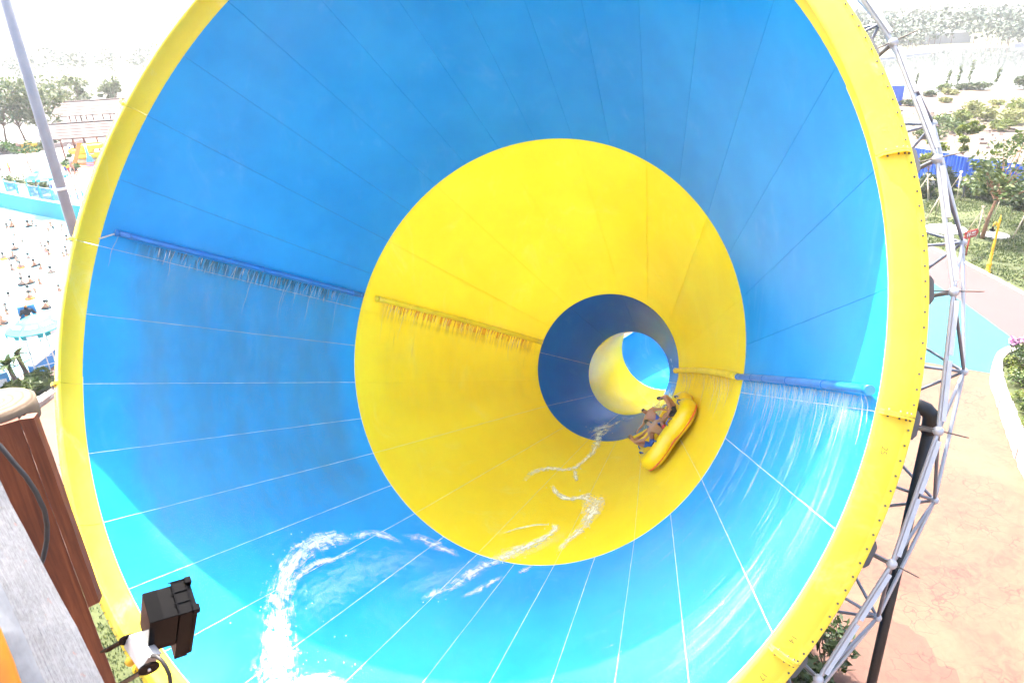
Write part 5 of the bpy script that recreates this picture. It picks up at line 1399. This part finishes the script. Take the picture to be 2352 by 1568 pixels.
mb = MB(); cc = gp(8, 912); mb.box(cc + Vector((0, 0, .7)), (1.0, .06, 1.1), rot=Matrix.Rotation(R(25), 3, 'Z')); mb.box(cc + Vector((0, -.04, .7)), (.8, .03, .5), 1, rot=Matrix.Rotation(R(25), 3, 'Z'))
tag(mb.build('notice_board', [M_RBLUE, M_CWHITE]), 'blue notice board with a pale picture at the left edge', 'sign')
def palm(px, h, label, seed, dead=False):
    rng = random.Random(seed); o = thing('palm', tuple(gp(*px)), label, 'palm tree')
    mb = MB(); mb.tube([(0, 0, -.1), (.1, 0, h * .5), (-.05, 0, h)], [.16, .11, .10], 9); mb.build('trunk', M_BARK, o)
    cw = MB()
    for i in range(26 if not dead else 9):
        a = rng.uniform(0, 6.28); e = rng.uniform(-.2, 1.2); d = Vector((math.cos(a) * math.cos(e), math.sin(a) * math.cos(e), math.sin(e)))
        L = rng.uniform(.7, 1.05)
        p0 = Vector((-.05, 0, h)); 
        for q in range(5):
            f0, f1 = q / 5, (q + 1) / 5
            def pt(f): return p0 + d * L * f - Vector((0, 0, .45 * L * f * f))
            sd = Vector((-d.y, d.x, 0)).normalized() if abs(d.z) < .98 else Vector((1, 0, 0))
            w0, w1 = .09 * (1 - f0 * .8), .09 * (1 - f1 * .9)
            for s_ in (-1, 1):
                A, B = pt(f0), pt(f1); C = B + sd * s_ * (w1 + .12 * (1 - f1)) + d * .08
                cw.add([A, B, C, A + sd * s_ * w0], [(0, 1, 2, 3)])
    cw.build('crown', L_MID if not dead else L_DRY, o); return o
palm((46, 912), 1.75, 'palm with spiky green crown left of the shrubs near the wooden boards', 3)
palm((68, 892), 1.9, 'bare pruned palm leaning by the railing', 4, True)
for i, (px, r, h, lab, lf) in enumerate((((62, 918), .8, 1.0, 'bright green feathery shrub at the near stone border', L_LIME), ((88, 902), .85, 1.1, 'dark green feathery shrub right of the palm', L_MID), ((30, 905), .6, .8, 'small shrub left of the palm trunk', L_MID))):
    bush('feathery_shrub', gp(*px), r, h, lab, lf, 800 + i, 900, .10, aspect=3.6, droop=.2)
so = [gp(x, y) for x, y in ((62, 965), (90, 940), (135, 905), (190, 868))]; si_ = [gp(x, y) for x, y in ((52, 955), (80, 930), (126, 896), (180, 858))]
stone_wall('stone_border', so, si_, .28, 'low rough stone border beside the palm and shrubs', 9, .45, 1)
bedl = [(p.x, p.y) for p in si_] + [(c1.x, c1.y), (c0.x, c0.y), (gp(-60, 990).x, gp(-60, 990).y)]
mb = MB(); mb.prism(bedl, 0, .06); tag(mb.build('planting_bed', M_LAWNB), kind='structure')

# tall white mast
mp_ = gp(268, 862)
ms = thing('mast', tuple(mp_), 'tall white steel mast left of the yellow rim', 'mast')
mb = MB(); mb.tube([(0, 0, 0), (0, 0, 11), (0, 0, 21.5)], [.24, .225, .205], 20); mb.build('shaft', simple('mast_grey', (0.25, 0.25, 0.27), 0.4, var=0.06), ms)
mb = MB(); mb.tube([(0, 0, 0), (0, 0, .08)], .42, 20, smooth=False); mb.build('base_plate', M_STEEL, ms)
mb = MB(); mb.tube([(0, 0, 9.5), (0, 0, 9.62)], .25, 20); mb.build('joint_collar', M_WHITEP, ms)
mb = MB(); mb.box((0, 0, 21.6), (2.2, .3, .25)); mb.build('lamp_head', M_STEEL, ms)

# swimmers and people on the terrace
def torso_swimmer():
    mb = MB()
    mb.tube([(0, 0, -.25), (0, 0, .0), (0, 0, .14), (0, .0, .22), (0, .01, .28)], [.13, .16, .17, .09, .05], 10, 0)
    for s_ in (-1, 1): mb.tube([(s_ * .15, 0, .14), (s_ * .26, .06, .04), (s_ * .24, .24, -.03), (s_ * .2, .34, -.03)], [.06, .05, .04, .03], 7, 0)
    mb.sphere((0, .02, .40), .105, 0, 12, 9, (.92, 1, 1.15)); mb.sphere((0, -.008, .435), .108, 1, 12, 8, (.96, .98, 1.02)); mb.sphere((0, .125, .39), .02, 0, 6, 4)
    return mb
sw_d = torso_swimmer().mesh('person', [M_SKINL, M_HAIR]); sw_t = torso_swimmer().mesh('person', [M_SKIN, M_HAIR]); 
def ringm(mat_):
    mb = MB(); n = 20; mb.tube([Vector(((.27) * math.cos(2 * math.pi * i / n), .27 * math.sin(2 * math.pi * i / n), 0)) for i in range(n + 1)], .095, 8, caps=False); return mb.mesh('swim_ring', mat_)
rings = dict(black=ringm(M_CBLACK), orange=ringm(M_CORANGE), pink=ringm(M_CPINK), yellow=ringm(M_CYEL))
z2 = lambda X, Y: zp(X, Y, 0, 600, 3.136); z3 = lambda X, Y: zp(X, Y, 0, 1100, 2.613)
plain = [z2(*p) for p in ((95, 985), (150, 940), (355, 935), (462, 990), (640, 960), (675, 1005), (785, 985), (772, 1015), (885, 1000), (745, 815), (505, 810), (850, 1140), (525, 1215), (615, 1195), (620, 1320), (830, 1255), (290, 1180), (365, 1365), (850, 1325), (803, 1340), (165, 1515), (5, 1030), (870, 930))] + \
        [z3(*p) for p in ((305, 185), (97, 228), (628, 170), (500, 315), (82, 415), (10, 495))]
floats = [(z2(165, 975), 'black'), (z2(365, 968), 'black'), (z2(590, 1285), 'pink'), (z2(195, 1260), 'black'), (z2(180, 1365), 'black'), (z2(55, 1380), 'yellow'), (z2(265, 1490), 'orange'), (z2(440, 1465), 'black'),
          (z3(240, 110), 'black'), (z3(330, 92), 'black'), (z3(320, 255), 'orange'), (z3(490, 355), 'black'), (z3(35, 520), 'black'), (z3(285, 655), 'orange')]
rg = random.Random(9)
plain += [(rg.uniform(2, 150) * (1 - (y - 500) / 900), y) for y in [rg.uniform(515, 740) for _ in range(14)]]
for i, p in enumerate(plain):
    o = put('person', sw_d if rg.random() < .55 else sw_t); b = gp(*p); o.location = (b.x, b.y, rg.uniform(-.16, .02)); o.rotation_euler = (0, 0, rg.uniform(0, 6.28)); k = rg.uniform(.92, 1.12); o.scale = (k, k, k)
    tag(o, 'dark haired bather standing in the white water of the wave pool', 'person', 'bathers in the wave pool')
cnt = {}
for i, (p, c) in enumerate(floats):
    b = gp(*p)
    o = put('swim_ring', rings[c]); o.location = (b.x, b.y, .10); o.rotation_euler = (rg.uniform(-.2, .2), rg.uniform(-.2, .2), rg.uniform(0, 6)); k = rg.uniform(.72, .9); o.scale = (k, k, k)
    tag(o, '%s swim ring round a bather in the wave pool' % c, 'swim ring', '%s swim rings in the wave pool' % c)
    o = put('person', sw_t if rg.random() < .5 else sw_d); o.location = (b.x, b.y, .12); o.rotation_euler = (0, 0, rg.uniform(0, 6.28))
    tag(o, 'bather inside %s swim ring in the wave pool' % ('an orange' if c == 'orange' else 'a ' + c), 'person', 'bathers with %s swim rings' % c)
variants = []
for k, (sk, sh, st) in enumerate(((M_SKINL, M_CBLACK, None), (M_SKINL, M_CBLUE, M_CLIME), (M_SKIN, M_CBLACK, None), (M_SKINL, M_CRED, M_CYEL), (M_SKINL, M_CBLUE, M_CWHITE))):
    ov = [dict(), dict(wrR=(.20, .25, 1.05), haR=(.16, .32, 1.08)), dict(anL=(-.14, .2, .08), toL=(-.15, .36, .04), anR=(.12, -.18, .1), toR=(.13, -.03, .04)), dict(elL=(-.34, .02, 1.22), wrL=(-.2, .1, 1.05), haL=(-.14, .1, 1.02)), dict()][k]
    me, J = person_mesh(STAND, ov); variants.append(dress(me, J, sk, M_HAIR, sh, st))
crowd = [(z2(845, 330), 1, 'boy in a lime top standing left in the group by the pavilion'), (z2(885, 335), 3, 'boy in a yellow top second from the mast in the group by the pavilion'), (z2(935, 340), 2, 'tanned boy in black shorts in the group by the pavilion'), (z2(980, 340), 0, 'boy in dark shorts at the right of the group by the pavilion'),
         (zp(185, 1385, 0, 0, 2.24), 0, 'person walking beside the small orange hut'), (zp(425, 1415, 0, 0, 2.24), 3, 'person in a yellow top walking by the mast near the trees'), (zp(445, 1400, 0, 0, 2.24), 2, 'tanned person beside the mast below the trees'), (zp(795, 1450, 0, 0, 2.24), 2, 'tanned person standing in front of the raft pile'),
         (zp(640, 1385, 0, 0, 2.24), 4, 'person in a white shirt under the nearer pavilion'), (zp(690, 1375, 0, 0, 2.24), 0, 'person in dark shorts under the nearer pavilion'), (z2(665, 560), 4, 'person in a white shirt sitting place by the railing under the far parasol'),
         (z2(20, 320), 0, 'person in dark shorts on the terrace at the left edge'), (z2(150, 350), 3, 'person in a yellow top on the pale terrace at the left')]
for i, (p, k, lab) in enumerate(crowd):
    o = put('person', variants[k]); o.location = gp(*p, TZ); o.rotation_euler = (0, 0, rg.uniform(0, 6.28)); q = rg.uniform(.85, 1.02); o.scale = (q, q, q)
    tag(o, lab, 'person', 'people on the pool terrace')

# ---------------------------------------------------------------- far shore
rg = random.Random(31); mb = MB()
def fartree(x, y, h, n=26):
    c = Vector((x, y, h * .48)); mb.tube([(x, y, 0), (x, y, h * .3)], [.12, .08], 3, 1, caps=False)
    for _ in range(5):
        q = c + Vector((rg.gauss(0, h * .15), rg.gauss(0, h * .15), rg.uniform(-.22, .3) * h)); leafcloud(mb, q, h * .22, h * .2, (n * 2) // 5 + 1, h * .10, rg, 0, 0, 1.2, .05)
for _ in range(900):      # wood across the lake on the right
    y = 245 + abs(rg.gauss(0, 1)) * 140; x = y * rg.uniform(.34, 1.05) + 20
    if y < 262 and x < 150: y += 25
    fartree(x, y, rg.uniform(6, 13))
for _ in range(260):
    y = 300 + abs(rg.gauss(0, 1)) * 130; x = -y * rg.uniform(.28, .85); fartree(x, y, rg.uniform(5, 12))
for _ in range(120):      # bank trees in front of the wood
    f = rg.random(); fartree(165 + 130 * f + rg.gauss(0, 3), 246 + 22 * f + abs(rg.gauss(0, 4)), rg.uniform(4, 9), 34)
for _ in range(60):
    f = rg.random(); fartree(70 + 70 * f, 232 + 22 * f + abs(rg.gauss(0, 8)), rg.uniform(4, 8), 34)
tag(mb.build('far_woodland', [L_FAR, M_BARK]), 'pale hazy woodland on the far shore of the lake', 'woodland', kind='stuff')
sheet('far_bank', [(70, 212), (94.5, 207), (128, 230), (142, 245), (168, 243), (320, 268), (700, 340), (700, 420), (60, 420), (55, 240)], .06, M_FIELD)
sheet('far_bank', [(-900, 482), (-190, 297), (-140, 281), (-80, 265), (-60, 420), (-900, 700)], .06, M_FIELD)
M_CONC = simple('far_concrete', (0.36, 0.35, 0.36), 0.9)
fb = gp(2165, 100); br = thing('embankment', tuple(fb), 'grey concrete sluice structure on the far lake shore', 'structure')
mb = MB(); mb.box((0, 0, 1.8), (16, 6, 3.4)); mb.build('wall', M_CONC, br)
mb = MB(); mb.box((-12, 0, 3.7), (40, 4, .5)); mb.build('deck', M_WHITEP, br)
for x in (-28, -20, -12): 
    mb = MB(); mb.box((x, 0, 1.8), (1.2, 3, 3.4)); mb.build('pier', M_CONC, br)
mb = MB()
ql = [(160, 240.5), (222, 246.5), (302, 262.5), (500, 297)]
for a, b in zip(ql, ql[1:]):
    mb.prism([a, b, (b[0] - .3, b[1] + 1.2), (a[0] - .3, a[1] + 1.2)], 0, 1.1)
ql = [(60, 200.4), (94.5, 206.4), (128, 229.4)]
for a, b in zip(ql, ql[1:]): mb.prism([a, b, (b[0] - .6, b[1] + .8), (a[0] - .6, a[1] + .8)], 0, .5)
tag(mb.build('quay', M_CONC), kind='structure')

# ---------------------------------------------------------------- viewing platform beside the camera
def wood_mat(name, a, b, c_, axis_scale, bmp=.25, knots=True):
    m, t, p = new_mat(name)
    v = mapped(t, 'Object', axis_scale)
    n1 = noise_tex(t, v, 1.0, 6, .65, .6); n2 = noise_tex(t, mapped(t, 'Object', (3, 3, 2)), 1.0, 4)
    c = ramp(t, n1, [(.25, a), (.5, b), (.75, c_)])
    c = mix(t, ramp(t, n2, [(.45, (0,) * 3), (.75, (.6,) * 3)]), c, a)
    t.links.new(c, p.inputs['Base Color']); p.inputs['Roughness'].default_value = .65
    bump(t, p, n1, bmp, .01)
    return m
M_BOARD = wood_mat('stained_boards', (0.06, 0.014, 0.005), (0.15, 0.04, 0.014), (0.25, 0.078, 0.027), (38, 38, 2.2))
def weather_mat():
    m, t, p = new_mat('weathered_timber')
    v = mapped(t, 'Object', (1, 1, 1)); uv = N(t, 'ShaderNodeUVMap'); mp = N(t, 'ShaderNodeMapping'); mp.inputs['Scale'].default_value = (5, 60, 1); t.links.new(uv.outputs[0], mp.inputs['Vector'])
    n1 = noise_tex(t, mp.outputs['Vector'], 1.0, 7, .7, .8); n2 = noise_tex(t, v, 55, 5, .7); n3 = noise_tex(t, v, 22, 3, .6)
    c = ramp(t, n1, [(.30, (.02, .02, .022)), (.40, (.12, .12, .125)), (.62, (.22, .22, .23))])
    c = mix(t, ramp(t, n2, [(.40, (0,) * 3), (.62, (.5,) * 3)]), c, (.28, .28, .29))
    c = mix(t, ramp(t, n3, [(.66, (0,) * 3), (.74, (.7,) * 3)]), c, (.30, .12, .09))
    t.links.new(c, p.inputs['Base Color']); p.inputs['Roughness'].default_value = .85
    bump(t, p, n1, .7, .006)
    return m
M_WEATH = weather_mat(); M_LGREY = simple('worn_grey_paint', (.20, .21, .22), .6, var=.15, scale=20)
M_ORANGE = simple('orange_paint', (.48, .15, .004), .45, var=.1, scale=10)
def log_mat():
    m, t, p = new_mat('log_end_grain')
    tc = N(t, 'ShaderNodeTexCoord'); w = N(t, 'ShaderNodeTexWave', wave_type='RINGS', rings_direction='Z'); w.inputs['Scale'].default_value = 9; w.inputs['Distortion'].default_value = 2.5; w.inputs['Detail'].default_value = 3; w.inputs['Detail Scale'].default_value = 2
    t.links.new(tc.outputs['Object'], w.inputs['Vector'])
    c = ramp(t, w.outputs['Color'], [(0, (.07, .042, .022)), (.35, (.125, .09, .055)), (1, (.15, .11, .07))])
    t.links.new(c, p.inputs['Base Color']); p.inputs['Roughness'].default_value = .85; bump(t, p, w.outputs['Fac'], .3, .004)
    return m
tr_ = at(77, 959, 3.0); ztop = tr_.z
def on_top(x, y): return gp(x, y, ztop)
bd = thing('board_post', (tr_.x, tr_.y, 13.2), 'reddish brown vertical boards at the lower left beside the camera', 'boards')
g_ = on_top(44, 963.3); g2 = on_top(40.5, 963.9); l_ = on_top(-95, 1003)
def board(name, a, b, za_, zb_, back=.045, slant=0):
    mb = MB(); d = (b - a).normalized(); n = Vector((-d.y, d.x, 0)); n = n if n.y > 0 else -n; K = 14; vs, fs = [], []
    for k in range(K + 1):
        f = k / K
        for q, off in ((a, 0), (b, 0), (b, back), (a, back)):
            z = za_ + ((zb_ + (slant if q is a else 0)) - za_) * f
            e = .0022 * noise.noise((q.x * 30, z * 9, off * 40)) * (1 if q is b or q is a else 0)
            p = q + n * off + d * e; vs.append((p.x, p.y, z))
    for k in range(K):
        for j in range(4): fs.append((k * 4 + j, k * 4 + (j + 1) % 4, k * 4 + 4 + (j + 1) % 4, k * 4 + 4 + j))
    fs += [(3, 2, 1, 0), (K * 4, K * 4 + 1, K * 4 + 2, K * 4 + 3)]
    mb.add(vs, fs); return mb.build(name, M_BOARD, bd, True)
def z_on(base, x, y):
    d = ray(x, y); k = base.y / d.y; return (CAM + d * k).z
board('board', g_, tr_, ztop, z_on(tr_, 236, 1382), slant=-.02)
nb = Vector((0, .006, 0))
board('board', l_ + nb, g2 + nb, ztop - .004, z_on(tr_, 330, 1720))
mb = MB(); a = g_ + Vector((0, .03, 0)); mb.box((a.x - .002, a.y + .01, ztop - .5), (.012, .02, 1.0)); mb.build('groove_batten', M_BLACK, bd, True)
lg_ = gp(-14, 924, ztop + .03)
lo = thing('log_post', (lg_.x, lg_.y, 13.0), 'pale sawn log end above the brown boards at the left edge', 'log')
mb = MB(); mb.lathe([(.001, 0), (.135, 0), (.15, -.012), (.152, -.05), (.148, -.10), (.10, -.13), (.001, -.14)], 40, smooth=True); o = mb.build('log', log_mat(), lo); o.location = (0, 0, ztop + .03 - 13.0)
def strip(name, la, da, lb, db, mat_, parent, n=60, m=10, rough=.004):
    def samp(L, D, f):
        s_ = f * (len(L) - 1); k = min(int(s_), len(L) - 2); u = s_ - k
        x = L[k][0] * (1 - u) + L[k + 1][0] * u; y = L[k][1] * (1 - u) + L[k + 1][1] * u
        return at(x, y, D)
    mb = MB(); vs, fs, uv = [], [], []
    for i in range(n + 1):
        A, B = samp(la, da, i / n), samp(lb, db, i / n)
        for j in range(m + 1):
            g = j / m; p = A.lerp(B, g)
            p += (CAM - p).normalized() * rough * (noise.noise((i * .25, j * 1.3, 2)) + .5 * noise.noise((i * .9, j * 2.7, 5)))
            vs.append(p); uv.append((i / n, g))
    for i in range(n):
        for j in range(m): k = i * (m + 1) + j; fs.append((k, k + 1, k + m + 2, k + m + 1))
    mb.add(vs, fs, 0, True); mb.uv = uv
    return mb.build(name, mat_, parent, True)
e1 = [(-40, 1020), (0, 1101), (24, 1154), (53, 1206), (104, 1305), (143, 1379), (176, 1437), (240, 1568), (320, 1735)]
e2 = [(-150, 1060), (-100, 1150), (-60, 1230), (-30, 1285), (5, 1345), (35, 1410), (55, 1455), (104, 1568), (175, 1735)]
e3 = [(-215, 1100), (-160, 1190), (-115, 1280), (-75, 1340), (-35, 1390), (-10, 1425), (5, 1450), (46, 1568), (105, 1735)]
tb_ = thing('weathered_rail', tuple(at(60, 1400, 2.4)), 'weathered grey timber with dark cracks at the lower left corner', 'timber')
strip('rough_face', e1, 2.55, e2, 2.25, M_WEATH, tb_)
strip('smooth_face', e2, 2.25, e3, 2.2, M_LGREY, tb_, rough=.0015)
strip('side_face', e1, 2.551, [(x - 20, y) for x, y in e1], 2.78, M_WEATH, tb_, m=4)
strip('underside', e3, 2.2, [(x - 40, y) for x, y in e3], 2.6, M_LGREY, tb_, m=4)
strip('back_face', [(x - 20, y) for x, y in e1], 2.78, [(x - 40, y) for x, y in e3], 2.6, M_WEATH, tb_, m=6)
mb = MB(); mb.tube([at(-120, 1330, 2.0), at(-45, 1440, 2.0), at(-8, 1530, 2.0), at(30, 1640, 2.0), at(60, 1750, 2.0)], .04, 14)
tag(mb.build('orange_rail', M_ORANGE), 'bright orange tube in the very bottom left corner', 'tube')
M_CABLE = simple('grey_brown_cable', (.022, .019, .018), .55, var=.2, scale=30)
mb = MB(); mb.tube([at(x, y, d_) for x, y, d_ in ((-40, 995, 2.8), (0, 1023, 2.82), (31, 1061, 2.84), (59.5, 1094, 2.86), (83, 1130, 2.88), (102, 1171, 2.9), (108, 1206, 2.92), (107.5, 1240, 2.93), (99, 1282, 2.93), (80, 1330, 2.93))], .0095, 12)
tag(mb.build('cable', M_CABLE), 'thick grey cable looping over the brown boards', 'cable')

# floodlight on a bracket
D0 = 3.0; U_ = D0 / FPX * 1.16
def cv(x, y, z): return W @ (Vector((x, y, z)) * U_)
E2 = cv(-35, 83, 59); E3 = cv(68, -8, 52); E2n = E2.normalized(); E3n = (E3 - E3.dot(E2n) * E2n).normalized(); E1n = E2n.cross(E3n)
if E1n.dot(cv(36, 44, -40)) < 0: E1n = -E1n
L1, L2, L3 = cv(36, 44, -40.6).length, E2.length, E3.length
P0 = at(326, 1362, D0)
fl_o = thing('floodlight', tuple(P0), 'black boxy floodlight on a bracket in front of the lower left rim', 'floodlight')
def fbox(name, a0, a1, b0, b1, c0, c1, mat_, bev=.0):
    mb = MB(); vs = []
    for c in (c0, c1):
        for a, b in ((a0, b0), (a1, b0), (a1, b1), (a0, b1)): vs.append(P0 + E1n * (a * L1) + E2n * (b * L2) + E3n * (c * L3))
    mb.add(vs, [(3, 2, 1, 0), (4, 5, 6, 7), (0, 1, 5, 4), (1, 2, 6, 5), (2, 3, 7, 6), (3, 0, 4, 7)])
    o = mb.build(name, mat_, fl_o, True)
    bv = o.modifiers.new('bevel', 'BEVEL'); bv.width = .003; bv.segments = 2
    return o
fbox('housing', 0, 1, 0, 1, 0, .62, M_BLACK)
fbox('front_frame', -.05, 1.05, -.03, 1.5, .62, .92, M_BLACK)
fbox('glass_bezel', -.02, 1.02, .0, 1.47, .92, 1.03, M_BLACK)
for k in range(4): fbox('rib', -.07 + k * .36, -.03 + k * .36, -.055, -.03, .55, .93, M_BLACK)
fbox('rib', -.07, 1.07, -.055, -.028, .60, .64, M_BLACK); fbox('rib', -.07, 1.07, -.055, -.028, .90, .94, M_BLACK)
for k in (0, 1): fbox('clip', -.06 + k * .95, .16 + k * .95, -.10, .02, .90, 1.05, M_BLACK)
fbox('hinge', .3, .7, 1.46, 1.53, .7, 1.06, M_BLACK)
for k in range(9): fbox('cooling_fin', .02, .98, -.012, .0, .04 + k * .03, .05 + k * .03, M_BLACK)
zf = lambda X, Y: zp(X, Y, 400, 2300, 3.638)
w4 = [at(*zf(*q), d_) for q, d_ in (((425, 872), 3.06), ((712, 1190), 2.95), ((575, 1385), 3.0), ((345, 1040), 3.11))]
mb = MB(); bk = [p + E3n * .05 for p in w4]; mb.add(w4 + bk, [(0, 1, 2, 3), (7, 6, 5, 4), (0, 4, 5, 1), (1, 5, 6, 2), (2, 6, 7, 3), (3, 7, 4, 0)]); mb.build('driver_box', simple('driver_grey', (0.4, 0.4, 0.4), 0.5, var=0.05), fl_o, True)
for (X, Y), r_, d_ in (((400, 930), .034, 3.09), ((712, 1352), .040, 2.94)):
    c = at(*zf(X, Y), d_); mb = MB(); ax_ = E1n
    mb.tube([c - ax_ * .004, c + ax_ * .004], r_, 28, smooth=False); o = mb.build('bracket_disc', M_BLACK, fl_o, True)
    t1 = ax_.orthogonal().normalized(); t2 = ax_.cross(t1)
    for k in range(9):
        a0 = 2 * math.pi * k / 9; mb = MB()
        mb.tube([c + ax_ * .0052 + (t1 * math.cos(a0 + q * .09) + t2 * math.sin(a0 + q * .09)) * r_ * .83 for q in range(5)], .0016, 6); mb.build('slot_edge', M_STEEL, o).matrix_parent_inverse = o.matrix_world.inverted() @ fl_o.matrix_basis.inverted()
    mb = MB(); mb.tube([c - ax_ * .008, c + ax_ * .010], .006, 8); mb.build('pivot_bolt', M_STEEL, fl_o, True)
for a, b, d0, d1 in (((60, 1110), (330, 955), 3.16, 3.09), ((270, 1600), (640, 1385), 3.02, 2.95)):
    p, q = at(*zf(*a), d0), at(*zf(*b), d1); d = (q - p); mid = (p + q) / 2
    x_ = d.normalized(); y_ = E1n - E1n.dot(x_) * x_; y_.normalize(); zz = x_.cross(y_)
    rot = Matrix((x_, y_, zz)).transposed(); mb = MB(); mb.box(mid, (d.length, .006, .036), rot=rot); mb.build('bracket_arm', M_BLACK, fl_o, True)
mb = MB(); mb.tube([at(*zf(X, Y), d_) for X, Y, d_ in ((760, 1170, 2.93), (830, 1175, 2.91), (900, 1240, 2.9), (960, 1330, 2.9), (1010, 1440, 2.9), (1025, 1560, 2.92), (1020, 1700, 2.95))], .0085, 12); mb.build('power_cable', M_CABLE, fl_o, True)
mb = MB(); mb.sphere(at(*zf(445, 1245), 3.08), .022, nu=14, nv=10); mb.build('knob', M_LYEL, fl_o, True)

# ---------------------------------------------------------------- haze: the humid air over the park and the lake
hm = bpy.data.materials.new('humid_air'); hm.use_nodes = True
for n in list(hm.node_tree.nodes): hm.node_tree.nodes.remove(n)
out = hm.node_tree.nodes.new('ShaderNodeOutputMaterial'); pv = hm.node_tree.nodes.new('ShaderNodeVolumePrincipled')
pv.inputs['Color'].default_value = (0.97, 0.98, 1.0, 1); pv.inputs['Density'].default_value = 0.00035; pv.inputs['Anisotropy'].default_value = 0.25
hm.node_tree.links.new(pv.outputs[0], out.inputs['Volume'])
mb = MB(); mb.box((0, 1100, 13), (3240, 2640, 28.4))
hz_o = mb.build('haze', hm); tag(hz_o, kind='stuff')
